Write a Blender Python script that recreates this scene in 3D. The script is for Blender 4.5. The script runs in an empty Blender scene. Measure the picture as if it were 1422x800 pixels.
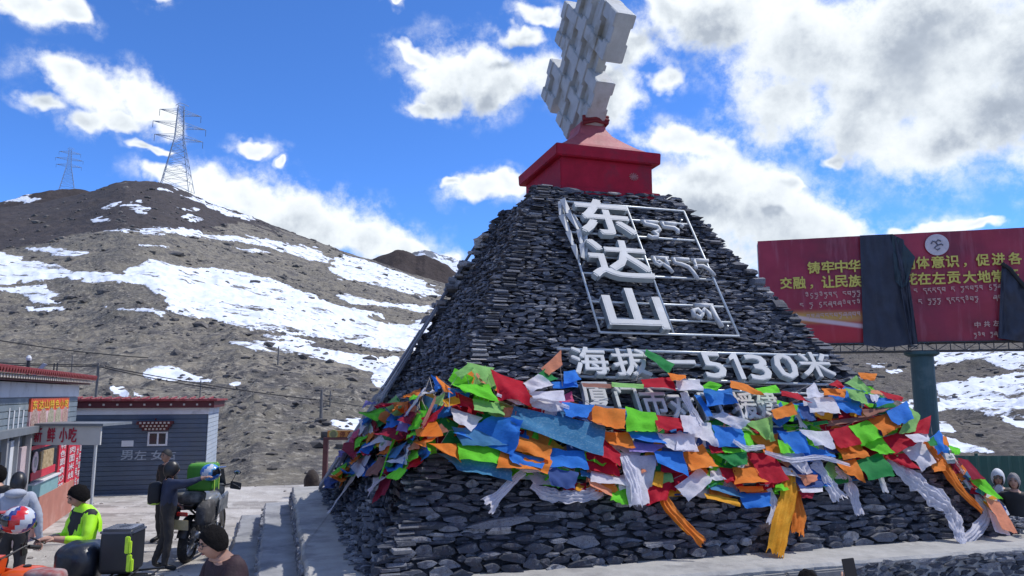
import bpy, math, random
import numpy as np
from mathutils import Vector, Matrix, noise as mnoise

sc = bpy.context.scene
col = sc.collection
R = math.radians
# ------------------------------------------------------------------ camera, world, sun, exposure
FPX = 1027.0; PITCH = R(8.15); HCAM = 2.68
cam_d = bpy.data.cameras.new('camera'); cam = bpy.data.objects.new('camera', cam_d); col.objects.link(cam)
cam_d.sensor_width = 36; cam_d.lens = 36 * FPX / 1422; cam_d.clip_end = 9000; cam_d.clip_start = .05
cam.location = (0, 0, HCAM); cam.rotation_euler = (R(90) + PITCH, 0, 0)
sc.camera = cam
SUN_AZ, SUN_EL = R(72), R(57)
SUN_STR, SKY_STR, EXPO = 3.8, .105, .12
sun_d = bpy.data.lights.new('sun', 'SUN'); sun = bpy.data.objects.new('sun', sun_d); col.objects.link(sun)
sun_d.energy = SUN_STR; sun_d.angle = R(.55); sun_d.color = (1, .955, .89)
sdir = Vector((math.sin(SUN_AZ) * math.cos(SUN_EL), math.cos(SUN_AZ) * math.cos(SUN_EL), math.sin(SUN_EL)))
sun.rotation_euler = sdir.to_track_quat('Z', 'Y').to_euler()
sc.view_settings.view_transform = 'Standard'; sc.view_settings.look = 'None'
sc.view_settings.exposure = EXPO; sc.view_settings.gamma = 1; sc.view_settings.use_curve_mapping = False
sc.cycles.max_bounces = 5; sc.cycles.transparent_max_bounces = 6

def ray(x, y):
    u = (x - 711) / FPX; v = (400 - y) / FPX
    return Vector((u, math.cos(PITCH) - v * math.sin(PITCH), math.sin(PITCH) + v * math.cos(PITCH)))
EYE = Vector((0, 0, HCAM))
def gz(x, y, z=0.0):                       # the point of height z seen at (x, y) of the photograph
    d = ray(x, y); return EYE + d * ((z - HCAM) / d.z)
def gY(x, y, Y):                           # the point at world depth Y seen at (x, y)
    d = ray(x, y); return EYE + d * (Y / d.y)
def gpl(x, y, n, p0):
    d = ray(x, y); return EYE + d * ((p0 - EYE).dot(n) / d.dot(n))

class NT:
    """small helper to write node trees"""
    def __init__(s, nt): s.nt = nt; s.n = nt.nodes; s.l = nt.links
    def add(s, typ, **k):
        n = s.n.new(typ)
        for a, b in k.items():
            if a == 'ins':
                for key, val in b.items():
                    if hasattr(val, 'node'): s.l.new(val, n.inputs[key])
                    else: n.inputs[key].default_value = val
            else: setattr(n, a, b)
        return n
    def math(s, op, a, b=0.0, c=None, clamp=False):
        d = {0: a, 1: b}
        if c is not None: d[2] = c
        return s.add('ShaderNodeMath', operation=op, use_clamp=clamp, ins=d).outputs[0]
    def vmath(s, op, a, b=(0, 0, 0), scale=None):
        d = {0: a, 1: b}
        if scale is not None: d['Scale'] = scale
        n = s.add('ShaderNodeVectorMath', operation=op, ins=d)
        return n.outputs['Value'] if op in ('LENGTH', 'DOT_PRODUCT', 'DISTANCE') else n.outputs['Vector']
    def noise(s, vec, scale, detail=3.0, rough=.55, out='Fac', dist=0.0):
        return s.add('ShaderNodeTexNoise', ins={'Vector': vec, 'Scale': scale, 'Detail': detail, 'Roughness': rough, 'Distortion': dist}).outputs[out]
    def ramp(s, fac, stops, interp='LINEAR'):
        n = s.add('ShaderNodeValToRGB', ins={0: fac}); r = n.color_ramp; r.interpolation = interp
        while len(r.elements) < len(stops): r.elements.new(.5)
        for e, (p, c) in zip(r.elements, stops):
            e.position = p; e.color = (c[0], c[1], c[2], 1) if hasattr(c, '__len__') else (c, c, c, 1)
        return n.outputs[0]
    def mix(s, fac, a, b, blend='MIX'):
        n = s.add('ShaderNodeMix', data_type='RGBA', blend_type=blend)
        for k, val in ((0, fac), (6, a), (7, b)):
            if hasattr(val, 'node'): s.l.new(val, n.inputs[k])
            else: n.inputs[k].default_value = (val if k == 0 else (val[0], val[1], val[2], 1))
        return n.outputs[2]
    def mapr(s, v, a, b, c=0.0, d=1.0, smooth=True):
        return s.add('ShaderNodeMapRange', interpolation_type='SMOOTHSTEP' if smooth else 'LINEAR', ins={0: v, 1: a, 2: b, 3: c, 4: d}).outputs[0]

# ------------------------------------------------------------------ sky: Nishita with cumulus laid out by direction
world = bpy.data.worlds.new('World'); sc.world = world; world.use_nodes = True
W = NT(world.node_tree); W.n.clear()
def azel(x, y):
    d = ray(x, y).normalized(); return math.atan2(d.x, d.y), math.asin(d.z)
CLOUDS = [  # centre x, y, radii, tilt (deg, + = rises to the right)
 (1290,60,250,150,0),(1120,80,140,95,-15),(1010,20,110,62,-10),(1330,165,135,80,-5),(1090,150,85,62,-25),(1190,150,100,80,0),(1440,120,130,110,0),(1500,10,260,190,0),(930,12,60,30,-30),
 (960,262,75,62,-35),(1010,255,70,40,-30),(1050,300,105,75,-30),(1110,330,115,75,-25),(1130,310,80,40,-20),(1180,350,70,45,-15),(940,190,60,20,-8),(985,205,50,22,-30),(975,330,120,80,0),
 (650,105,85,42,-8),(690,125,75,32,8),(620,135,45,24,10),(590,152,34,12,0),(760,105,60,40,10),(845,120,48,62,60),(880,60,42,38,30),(730,52,36,17,0),(750,20,25,14,0),(580,70,38,12,-20),
 (672,266,58,20,14),(708,250,34,20,10),(625,268,16,7,0),
 (75,105,54,22,-18),(125,135,58,32,-14),(190,150,58,34,-14),(225,168,36,24,-20),(60,140,34,14,0),(110,165,30,16,-10),(160,168,46,16,-5),
 (228,243,46,17,-5),(290,250,58,30,-10),(345,275,72,40,-20),(420,305,90,46,-22),(500,330,80,42,-22),(570,352,66,32,-18),(622,362,40,18,-5),(300,275,70,30,-10),
 (350,200,40,11,-3),(388,223,9,6,10),(190,202,34,7,-10),(215,208,20,7,15),
 (38,8,48,24,-5),(90,22,40,16,-10),(222,3,26,12,0),(552,3,14,5,-10),(922,108,24,27,20),(1300,314,68,16,4),(1360,306,34,8,3),(1240,322,30,14,0),(1145,228,18,10,0),(1100,262,30,10,-15),
]
grp = bpy.data.node_groups.new('cloud_density', 'ShaderNodeTree')
grp.interface.new_socket('p', in_out='INPUT', socket_type='NodeSocketVector')
grp.interface.new_socket('n', in_out='INPUT', socket_type='NodeSocketVector')
grp.interface.new_socket('d', in_out='OUTPUT', socket_type='NodeSocketFloat')
G = NT(grp); gi = G.add('NodeGroupInput'); go = G.add('NodeGroupOutput')
warp = G.vmath('SCALE', G.vmath('SUBTRACT', G.noise(gi.outputs[1], 9.0, 4.0, .6, 'Color'), (.5, .5, .5)), scale=.085)
pw = G.vmath('ADD', gi.outputs[0], warp)
best = None
for (cx, cy, rx, ry, tl) in CLOUDS:
    a, e = azel(cx, cy)
    ax, _ = azel(cx + 10, cy); _, ey = azel(cx, cy + 10)
    sx = abs(ax - a) / 10; sy = abs(ey - e) / 10
    m = G.add('ShaderNodeMapping', vector_type='TEXTURE', ins={'Vector': pw, 'Location': (a, e, 0), 'Rotation': (0, 0, R(tl)), 'Scale': (rx * sx * 1.12, ry * sy * 1.15, 1)})
    ln = G.vmath('LENGTH', m.outputs[0])
    best = ln if best is None else G.math('SMOOTH_MIN', best, ln, .25)
body = G.math('SUBTRACT', 1.0, best)
# a loose field of other cumulus for the sky beyond the frame
far = G.math('SUBTRACT', G.noise(gi.outputs[1], 2.2, 3.0, .5), .54)
sep = G.add('ShaderNodeSeparateXYZ', ins={0: gi.outputs[0]})
outm = G.math('MAXIMUM', G.mapr(G.math('ABSOLUTE', sep.outputs[0]), .72, .95), G.mapr(sep.outputs[1], .60, .78))
far2 = G.math('ADD', G.math('MULTIPLY', G.math('MULTIPLY', far, 5.0), outm), G.math('MULTIPLY', G.math('SUBTRACT', outm, 1.0), 2.0))
body = G.math('MAXIMUM', body, far2)
f1 = G.math('SUBTRACT', G.noise(gi.outputs[1], 13.0, 7.0, .62), .5)
f2 = G.math('SUBTRACT', G.noise(gi.outputs[1], 40.0, 5.0, .65), .5)
den = G.math('ADD', body, G.math('ADD', G.math('MULTIPLY', f1, 1.8), G.math('MULTIPLY', f2, .30)))
G.l.new(den, go.inputs[0])

tc = W.add('ShaderNodeTexCoord')
dv = W.vmath('NORMALIZE', tc.outputs['Generated'])
sp = W.add('ShaderNodeSeparateXYZ', ins={0: dv})
az = W.math('ARCTAN2', sp.outputs[0], sp.outputs[1]); el = W.math('ARCSINE', sp.outputs[2])
pp = W.add('ShaderNodeCombineXYZ', ins={0: az, 1: el, 2: 0.0}).outputs[0]
def cden(dp, dn):
    g = W.add('ShaderNodeGroup', node_tree=grp)
    W.l.new(W.vmath('ADD', pp, dp), g.inputs[0]); W.l.new(W.vmath('ADD', dv, dn), g.inputs[1]); return g.outputs[0]
d0 = cden((0, 0, 0), (0, 0, 0))
d1 = cden((.022, .034, 0), (.020, .008, .033))          # towards the sun: what stands in its way
mask = W.math('MAXIMUM', W.mapr(d0, -.02, .52), W.math('MULTIPLY', W.mapr(d0, -.50, .25), W.mapr(W.noise(dv, 22.0, 6.0, .65), .42, .70, 0.0, .55)))
thick = W.mapr(d0, .15, 1.25)
shade = W.math('MULTIPLY_ADD', W.mapr(d1, .1, 1.2), .55, W.math('MULTIPLY', thick, .45))
grey = W.noise(dv, 5.0, 5.0, .55)
shade = W.math('MULTIPLY', shade, W.mapr(grey, .3, .65, .55, 1.25))
ccol = W.ramp(shade, [(0, (.92, .95, .97)), (.35, (.70, .75, .79)), (.75, (.40, .45, .52)), (1.0, (.32, .365, .43))])
sky = W.add('ShaderNodeTexSky', sky_type='NISHITA', sun_disc=False, sun_elevation=SUN_EL, sun_rotation=SUN_AZ, altitude=4800, air_density=1.0, dust_density=.3, ozone_density=3.0)
W.l.new(dv, sky.inputs[0]) if len(sky.inputs) else None
skyc = W.mix(1.0, sky.outputs[0], (.98, 1.62, 2.42), 'MULTIPLY')
skyb = W.add('ShaderNodeBackground', ins={0: skyc, 1: SKY_STR})
cb = W.add('ShaderNodeBackground', ins={0: ccol, 1: 1.12})
mx = W.add('ShaderNodeMixShader', ins={0: W.math('MULTIPLY', mask, .98), 1: skyb.outputs[0], 2: cb.outputs[0]})
wo = W.add('ShaderNodeOutputWorld', ins={0: mx.outputs[0]})

# ------------------------------------------------------------------ helpers
def tag(o, label=None, cat=None, group=None, kind=None):
    for k, v in (('label', label), ('category', cat), ('group', group), ('kind', kind)):
        if v: o[k] = v
    return o
def empty(name, loc=(0, 0, 0), rz=0.0, **k):
    o = bpy.data.objects.new(name, None); col.objects.link(o); o.location = loc; o.rotation_euler = (0, 0, rz)
    o.empty_display_size = .2
    return tag(o, **k)
def link(name, me, mat=None, parent=None, smooth=False, **k):
    o = bpy.data.objects.new(name, me); col.objects.link(o)
    if mat is not None and not me.materials:
        for m in (mat if isinstance(mat, (list, tuple)) else [mat]): me.materials.append(m)
    if parent is not None: o.parent = parent
    if smooth: me.polygons.foreach_set('use_smooth', [True] * len(me.polygons))
    return tag(o, **k)
class MB:
    """gathers shapes into ONE mesh"""
    def __init__(s): s.v = []; s.f = []; s.m = []
    def add(s, vs, fs, mi=0):
        b = len(s.v); s.v += [tuple(v) for v in vs]; s.f += [tuple(b + i for i in f) for f in fs]; s.m += [mi] * len(fs); return s
    def hexa(s, p, mi=0):        # 8 corners: bottom 4 ccw, top 4
        return s.add(p, [(3, 2, 1, 0), (4, 5, 6, 7), (0, 1, 5, 4), (1, 2, 6, 5), (2, 3, 7, 6), (3, 0, 4, 7)], mi)
    def box(s, c, d, M=None, mi=0):
        x, y, z = d[0] / 2, d[1] / 2, d[2] / 2
        p = [Vector(q) for q in ((-x, -y, -z), (x, -y, -z), (x, y, -z), (-x, y, -z), (-x, -y, z), (x, -y, z), (x, y, z), (-x, y, z))]
        if M is not None: p = [M @ q for q in p]
        c = Vector(c); return s.hexa([q + c for q in p], mi)
    def bbox(s, x0, x1, y0, y1, z0, z1, mi=0):
        return s.box(((x0 + x1) / 2, (y0 + y1) / 2, (z0 + z1) / 2), (x1 - x0, y1 - y0, z1 - z0), None, mi)
    def tube(s, pts, r, n=8, mi=0, caps=True):
        pts = [Vector(p) for p in pts]; rs = r if hasattr(r, '__len__') else [r] * len(pts)
        vs = []; up = None
        for i, p in enumerate(pts):
            t = (pts[min(i + 1, len(pts) - 1)] - pts[max(i - 1, 0)]).normalized()
            if up is None: up = Vector((0, 0, 1)) if abs(t.z) < .9 else Vector((1, 0, 0))
            a = t.cross(up).normalized(); b = a.cross(t).normalized(); up = b
            for k in range(n):
                an = 2 * math.pi * k / n; vs.append(p + (a * math.cos(an) + b * math.sin(an)) * rs[i])
        fs = [(i * n + k, i * n + (k + 1) % n, (i + 1) * n + (k + 1) % n, (i + 1) * n + k) for i in range(len(pts) - 1) for k in range(n)]
        if caps: fs += [tuple(range(n - 1, -1, -1)), tuple((len(pts) - 1) * n + k for k in range(n))]
        return s.add(vs, fs, mi)
    def lathe(s, prof, M=None, n=16, mi=0):   # prof: (r, z) pairs about z, M placing it
        vs = []
        for r, z in prof:
            for k in range(n):
                a = 2 * math.pi * k / n; v = Vector((r * math.cos(a), r * math.sin(a), z)); vs.append(M @ v if M is not None else v)
        fs = [(i * n + k, i * n + (k + 1) % n, (i + 1) * n + (k + 1) % n, (i + 1) * n + k) for i in range(len(prof) - 1) for k in range(n)]
        fs += [tuple(range(n - 1, -1, -1)), tuple((len(prof) - 1) * n + k for k in range(n))]
        return s.add(vs, fs, mi)
    def ball(s, c, r, n=12, m=8, M=None, mi=0, nz=0.0, seed=0):
        c = Vector(c); rr = r if hasattr(r, '__len__') else (r, r, r); vs = []
        for i in range(m + 1):
            th = math.pi * i / m
            for k in range(n):
                a = 2 * math.pi * k / n
                v = Vector((math.sin(th) * math.cos(a), math.sin(th) * math.sin(a), math.cos(th)))
                if nz: v = v * (1 + nz * mnoise.noise(v * 2.2 + Vector((seed, seed, 0))))
                v = Vector((v.x * rr[0], v.y * rr[1], v.z * rr[2]))
                vs.append(c + (M @ v if M is not None else v))
        fs = [(i * n + k, (i + 1) * n + k, (i + 1) * n + (k + 1) % n, i * n + (k + 1) % n) for i in range(m) for k in range(n)]
        return s.add(vs, fs, mi)
    def prism(s, poly, h, M, mi=0):     # polygon in local xy extruded 0..h along z by matrix M
        n = len(poly); vs = [M @ Vector((p[0], p[1], 0)) for p in poly] + [M @ Vector((p[0], p[1], h)) for p in poly]
        return s.add(vs, [tuple(range(n - 1, -1, -1)), tuple(range(n, 2 * n))] + [(i, (i + 1) % n, n + (i + 1) % n, n + i) for i in range(n)], mi)
    def mesh(s, name):
        me = bpy.data.meshes.new(name); me.from_pydata(s.v, [], s.f)
        if any(s.m): me.polygons.foreach_set('material_index', s.m)
        me.validate(); me.update(); return me
    def build(s, name, mat=None, parent=None, bevel=0.0, smooth=False, **k):
        me = s.mesh(name)
        if bevel:
            import bmesh
            bm = bmesh.new(); bm.from_mesh(me)
            bmesh.ops.remove_doubles(bm, verts=bm.verts, dist=1e-5)
            es = [e for e in bm.edges if len(e.link_faces) == 2 and e.calc_face_angle(0) > .6]
            bmesh.ops.bevel(bm, geom=es, offset=bevel, segments=2, affect='EDGES', clamp_overlap=True)
            bm.to_mesh(me); bm.free()
        return link(name, me, mat, parent, smooth, **k)
def frame_mat(o, x, y, z):
    M = Matrix.Identity(4)
    for i, a in enumerate((x, y, z)):
        for j in range(3): M[j][i] = a[j]
    for j in range(3): M[j][3] = o[j]
    return M
MATS = {}
def mat(name, base, rough=.6, var=.15, scale=8.0, bump=.0, bscale=30.0, metal=0.0, spec=.5, dirt=None, dscale=2.0, obj=True, trans=0.0, coat=0.0, alt=None):
    """a procedural material: two tones of colour noise, optional dirt patches and bump"""
    if name in MATS: return MATS[name]
    m = bpy.data.materials.new(name); m.use_nodes = True; T = NT(m.node_tree); T.n.clear()
    t = T.add('ShaderNodeTexCoord'); v = t.outputs['Object']
    nf = T.noise(v, scale, 5.0, .6)
    b = np.array(base, float)
    hi = alt if alt is not None else tuple(np.clip(b * (1 + var), 0, 1))
    c = T.ramp(nf, [(.3, tuple(b * (1 - var))), (.7, hi)])
    if dirt is not None:
        dn = T.mapr(T.noise(v, dscale, 6.0, .65), .50, .68)
        c = T.mix(dn, c, dirt)
    bs = T.add('ShaderNodeBsdfPrincipled', ins={'Base Color': c, 'Roughness': rough, 'Metallic': metal, 'Specular IOR Level': spec, 'Coat Weight': coat})
    if bump:
        bp = T.add('ShaderNodeBump', ins={'Strength': bump, 'Distance': .02, 'Height': T.noise(v, bscale, 6.0, .65)})
        T.l.new(bp.outputs[0], bs.inputs['Normal'])
    outp = bs.outputs[0]
    if trans:
        tr = T.add('ShaderNodeBsdfTranslucent', ins={0: c})
        outp = T.add('ShaderNodeMixShader', ins={0: trans, 1: bs.outputs[0], 2: tr.outputs[0]}).outputs[0]
    T.add('ShaderNodeOutputMaterial', ins={0: outp})
    MATS[name] = m; return m
FONTCACHE = {}
def glyph(text, size=1.0, extrude=0.0, offset=0.0, res=2):
    """text outlines from Blender's own font as mesh data in the local xy plane, centred"""
    key = (text, size, extrude, offset, res)
    if key in FONTCACHE: return FONTCACHE[key]
    c = bpy.data.curves.new('txt', 'FONT'); c.body = text; c.size = size; c.extrude = extrude; c.offset = offset; c.resolution_u = res
    c.align_x = 'CENTER'; c.align_y = 'CENTER'
    o = bpy.data.objects.new('txt', c); col.objects.link(o); bpy.context.view_layer.update()
    me = bpy.data.meshes.new_from_object(o.evaluated_get(bpy.context.evaluated_depsgraph_get()))
    bpy.data.objects.remove(o); bpy.data.curves.remove(c)
    vs = [v.co.copy() for v in me.vertices]; fs = [tuple(p.vertices) for p in me.polygons]
    bpy.data.meshes.remove(me)
    FONTCACHE[key] = (vs, fs); return vs, fs
def glyph_fit(mb, text, M, w, h, extrude=0.0, bold=0.0, mi=0, res=2):
    """one glyph stretched to w x h about the origin of M (local xy, z = out); bold (fraction of h) thickens the strokes"""
    vs, fs = glyph(text, 1.0, 0.5 if extrude else 0.0, 0.0, res)
    xs = [v.x for v in vs]; ys = [v.y for v in vs]
    cx, cy = (min(xs) + max(xs)) / 2, (min(ys) + max(ys)) / 2; bx = bold * h
    sx = (w - 2 * bx) / (max(xs) - min(xs)); sy = (h - 2 * bx) / max(max(ys) - min(ys), 1e-3)
    if text in '一-': sy = sx
    sh = [(0, 0)] if not bold else [(-1, -1), (1, -1), (1, 1), (-1, 1), (0, 0)]
    for k, (dx, dy) in enumerate(sh):
        e = .0012 * k
        mb.add([M @ Vector(((v.x - cx) * sx + dx * bx, (v.y - cy) * sy + dy * bx, (v.z + .5) * (extrude + e) if extrude else e)) for v in vs], fs, mi)
def fbm(a, b, seed=0, octs=5):
    """vectorised value noise for numpy arrays"""
    out = np.zeros_like(a); amp = 1.0; tot = 0
    for o in range(octs):
        x = a * 2 ** o + 13.7 * o + seed; y = b * 2 ** o + 7.3 * o + seed * 1.7
        xi = np.floor(x); yi = np.floor(y); fx = x - xi; fy = y - yi
        fx = fx * fx * (3 - 2 * fx); fy = fy * fy * (3 - 2 * fy)
        def h(i, j):
            s = np.sin(i * 127.1 + j * 311.7 + seed * 3.1) * 43758.5453; return s - np.floor(s)
        v = (h(xi, yi) * (1 - fx) + h(xi + 1, yi) * fx) * (1 - fy) + (h(xi, yi + 1) * (1 - fx) + h(xi + 1, yi + 1) * fx) * fy
        out += (v * 2 - 1) * amp; tot += amp; amp *= .5
    return out / tot
# ------------------------------------------------------------------ terrain
def tan_el(x, y):
    d = ray(x, y); return math.atan2(d.x, d.y), d.z / math.hypot(d.x, d.y)
RIDGE = [(-700,330),(-250,300),(-40,292),(40,284),(100,272),(132,264),(158,255),(175,251),(213,252),(232,255),(262,268),(300,283),(350,301),(420,328),(480,350),(520,362),(560,376),(600,389),(650,402),(760,432),(900,462),(1060,474),(1180,480),(1300,478),(1422,466),(1700,450),(2300,420)]
ra, rt = zip(*[tan_el(*p) for p in RIDGE])
ra = (-math.pi,) + (-1.6,) + ra + (1.6, math.pi); rt = (.06, .10) + rt + (.10, .06)
def in_poly(px, py, poly):
    r = np.zeros(px.shape, bool); n = len(poly); j = n - 1
    for i in range(n):
        xi, yi = poly[i]; xj, yj = poly[j]
        if yi != yj:
            c = ((yi > py) != (yj > py)) & (px < (xj - xi) * (py - yi) / (yj - yi) + xi); r ^= c
        j = i
    return r
SNOW = [
 [(-200,350),(2,354),(33,358),(31,364),(70,368),(124,378),(165,380),(186,372),(202,360),(231,366),(268,372),(297,374),(340,382),(385,388),(440,407),(450,417),(478,428),(505,432),(530,445),(560,449),(600,440),(604,466),(570,487),(515,482),(450,472),(375,465),(318,452),(300,447),(275,445),(245,437),(226,434),(241,427),(206,405),(194,399),(140,390),(80,389),(2,395),(-200,392)],
 [(315,471),(400,471),(445,482),(510,492),(560,497),(552,515),(543,540),(527,542),(520,520),(470,505),(400,492),(350,485)],
 [(460,375),(466,362),(480,355),(510,362),(565,380),(610,402),(605,415),(560,407),(510,395),(470,385)],
 [(290,325),(350,330),(400,337),(435,347),(475,362),(425,360),(385,345),(350,340),(310,332)],
 [(470,407),(500,410),(535,420),(610,424),(605,433),(550,429),(515,422),(480,417)],
 [(-150,398),(2,400),(62,399),(62,405),(99,407),(74,411),(70,416),(103,424),(50,420),(25,411),(2,406),(-150,408)],
 [(37,428),(90,430),(94,434),(45,434)],[(144,429),(190,430),(231,436),(225,440),(160,433)],[(36,348),(95,345),(132,351),(100,354),(60,352)],
 [(134,323),(214,316),(284,319),(280,325),(222,326)],[(256,323),(359,331),(410,342),(359,342),(330,335),(280,329)],[(322,342),(359,347),(390,354),(355,351)],
 [(249,271),(268,273),(313,288),(358,304),(350,307),(313,299),(280,281)],[(225,259),(247,264),(243,268),(227,267)],
 [(165,286),(181,283),(210,292),(206,295),(177,290)],[(144,286),(169,281),(165,285),(152,289)],
 [(243,288),(256,285),(276,292),(252,294)],[(256,300),(280,304),(268,307),(252,303)],[(185,280),(192,278),(198,283),(188,284)],[(120,305),(150,303),(160,308),(130,309)],
 [(200,514),(208,509),(223,505),(245,507),(262,514),(297,531),(256,526),(206,523)],[(158,538),(177,536),(190,545),(212,551),(190,550),(165,546)],
 [(447,583),(500,580),(503,596),(470,595)],[(316,529),(332,532),(330,536),(316,534)],[(190,340),(240,344),(225,348),(196,345)],[(105,372),(60,372),(80,376)],
 [(1296,488),(1440,486),(1700,480),(1700,512),(1425,513),(1398,514),(1375,505),(1352,500),(1325,505),(1298,512)],
 [(1296,534),(1347,534),(1360,538),(1347,527),(1370,528),(1395,522),(1422,516),(1640,520),(1700,590),(1450,596),(1420,592),(1385,580),(1347,567),(1300,568)],
 [(1228,517),(1261,514),(1255,519),(1240,523),(1231,522)],[(1252,553),(1270,551),(1270,566),(1258,560)],[(1290,586),(1325,589),(1334,603),(1306,601)],[(1290,607),(1317,609),(1355,621),(1388,631),(1340,630),(1290,622)],[(1200,505),(1230,508),(1215,512)],
]
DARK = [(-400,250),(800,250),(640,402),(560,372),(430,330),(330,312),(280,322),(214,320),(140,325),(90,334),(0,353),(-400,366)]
THETA = np.concatenate([np.linspace(-math.pi, -R(46), 90)[:-1], np.linspace(-R(46), R(46), 900), np.linspace(R(46), math.pi, 90)[1:]])
def polar(rs, thetas):
    r, t = np.meshgrid(rs, thetas, indexing='ij'); return r, t, r * np.sin(t), r * np.cos(t)
def R0(t):      # where the flat ground ends
    return np.interp(t, [-3.2, -1.2, -.62, -.40, -.33, -.22, .2, .55, 1.2, 3.2], [45, 45, 33, 29, 24, 24, 26, 30, 45, 45])
def height(x, y):
    r = np.hypot(x, y); t = np.arctan2(x, y)
    te = np.interp(t, ra, rt); Rr = np.interp(t, [-.9, .0, .3, .9], [345, 300, 240, 240])
    H = HCAM + Rr * te; r0 = R0(t)
    u = np.clip((r - r0) / (Rr - r0), 0, None)
    z = H * np.where(u < 1, np.clip(u, 0, 1) ** 1.18, 1 - (u - 1) * .8)
    z = np.where(u > 1, np.maximum(z, -30 + 0 * z), z)
    up = np.clip(u * 6, 0, 1)
    dn = np.clip((1 - u) * 5, .12, 1)
    z += up * dn * (fbm(x / 45, y / 45, 3, 4) * 3.2 + fbm(x / 9, y / 9, 5, 4) * .8)
    z += np.clip(u * 30, 0, 1) * (fbm(x / 2.1, y / 2.1, 9, 4) * (.20 + .25 * up) + np.maximum(fbm(x / .9, y / .9, 11, 3) - .12, 0) * .5)
    z += .02 * fbm(x / 3, y / 3, 2, 3)
    return z
def grid_mesh(name, X, Y, Z, wrap=False):
    nr, nt = X.shape
    co = np.stack([X, Y, Z], -1).reshape(-1, 3).astype(np.float32)
    i = np.arange(nr - 1)[:, None] * nt + np.arange(nt - 1)[None, :]
    q = np.stack([i, i + 1, i + nt + 1, i + nt], -1).reshape(-1, 4)[:, ::-1].astype(np.int32)
    me = bpy.data.meshes.new(name); me.vertices.add(len(co)); me.vertices.foreach_set('co', co.ravel())
    me.loops.add(q.size); me.loops.foreach_set('vertex_index', q.ravel())
    me.polygons.add(len(q)); me.polygons.foreach_set('loop_start', np.arange(0, q.size, 4, dtype=np.int32)); me.polygons.foreach_set('loop_total', np.full(len(q), 4, np.int32))
    me.update(); me.validate(); me.polygons.foreach_set('use_smooth', [True] * len(me.polygons)); return me
def fattr(me, name, arr):
    a = me.attributes.new(name, 'FLOAT', 'POINT'); a.data.foreach_set('value', np.asarray(arr, np.float32).ravel())
def project(x, y, z):
    dz = z - HCAM; d = y * math.cos(PITCH) + dz * math.sin(PITCH); v = -y * math.sin(PITCH) + dz * math.cos(PITCH)
    ok = d > 1; d = np.where(ok, d, 1); return np.where(ok, 711 + FPX * x / d, -9999), np.where(ok, 400 - FPX * v / d, -9999)
RS = 23.5
rs = np.concatenate([RS * np.exp(np.linspace(0, math.log(365 / RS), 430)), np.geomspace(372, 3600, 30)])
r_, t_, X, Y = polar(rs, THETA)
# the snow patches are laid out in metres: each outline is carried over to the slope it lies on
Zs = height(X, Y)
PX, PY = project(X, Y, HCAM + (Zs - HCAM))
wx = fbm(X / 7, Y / 7, 21, 5) * 16; wy = fbm(X / 7, Y / 7, 31, 5) * 8
snow = np.zeros(X.shape)
for k, pl in enumerate(SNOW): snow[in_poly(PX + wx, PY + wy, pl)] = 1.0
outside = np.abs(t_) > R(44)
snow[outside] = (fbm(X / 40, Y / 18, 8, 4)[outside] > .18) & (r_[outside] > 60)
snow = (snow + np.roll(snow, 1, 1) + np.roll(snow, -1, 1) + np.roll(snow, 1, 0) + np.roll(snow, -1, 0)) / 5
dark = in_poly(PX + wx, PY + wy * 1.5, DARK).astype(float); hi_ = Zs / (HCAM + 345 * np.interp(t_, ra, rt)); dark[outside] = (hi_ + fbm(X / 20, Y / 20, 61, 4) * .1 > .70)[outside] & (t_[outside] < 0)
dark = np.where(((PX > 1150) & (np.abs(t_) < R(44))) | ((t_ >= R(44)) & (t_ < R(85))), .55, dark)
Z = Zs + snow * .12 * np.clip((r_ - 30) / 60, 0, 1)
hm = bpy.data.materials.new('hillside'); hm.use_nodes = True; T = NT(hm.node_tree); T.n.clear()
tcn = T.add('ShaderNodeTexCoord'); v = tcn.outputs['Object']
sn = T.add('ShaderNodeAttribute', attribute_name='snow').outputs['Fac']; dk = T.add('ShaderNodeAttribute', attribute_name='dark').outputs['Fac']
rd = T.vmath('LENGTH', v)
n1 = T.noise(v, .06, 8, .68); n2 = T.noise(v, .45, 8, .7); n3 = T.noise(v, 2.6, 6, .7)
# finer grain near, coarser far, always in metres
soil = T.ramp(n1, [(.32, (.110, .103, .086)), (.5, (.185, .165, .128)), (.66, (.265, .235, .185))])
soil = T.mix(T.mapr(n2, .44, .60), soil, (.095, .088, .082))
soil = T.mix(T.mapr(n3, .50, .66), soil, (.31, .285, .235))
rocks = T.add('ShaderNodeTexVoronoi', ins={'Vector': v, 'Scale': .55, 'Randomness': 1.0}).outputs['Distance']
soil = T.mix(T.math('MULTIPLY', T.mapr(rocks, .30, .16), T.mapr(n1, .46, .60)), soil, (.055, .055, .058))
rocks2 = T.add('ShaderNodeTexVoronoi', ins={'Vector': v, 'Scale': 2.3, 'Randomness': 1.0}).outputs['Distance']
soil = T.mix(T.math('MULTIPLY', T.mapr(rocks2, .26, .14), T.mapr(n2, .40, .60)), soil, (.07, .066, .064))
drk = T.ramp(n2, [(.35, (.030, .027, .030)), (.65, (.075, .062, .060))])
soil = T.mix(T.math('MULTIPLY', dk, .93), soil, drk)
edge = T.math('ADD', sn, T.math('ADD', T.math('MULTIPLY', T.math('SUBTRACT', n3, .5), 1.1), T.math('MULTIPLY', T.math('SUBTRACT', n2, .5), 1.3)))
hole = T.mapr(T.noise(T.add('ShaderNodeMapping', ins={0: v, 3: (.6, 1.3, 2.2)}).outputs[0], .22, 9, .75), .565, .60)
smk = T.math('MULTIPLY', T.mapr(edge, .42, .56), T.math('SUBTRACT', 1.0, hole))
snc = T.ramp(n2, [(.3, (.60, .645, .73)), (.6, (.74, .775, .83))])
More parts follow.
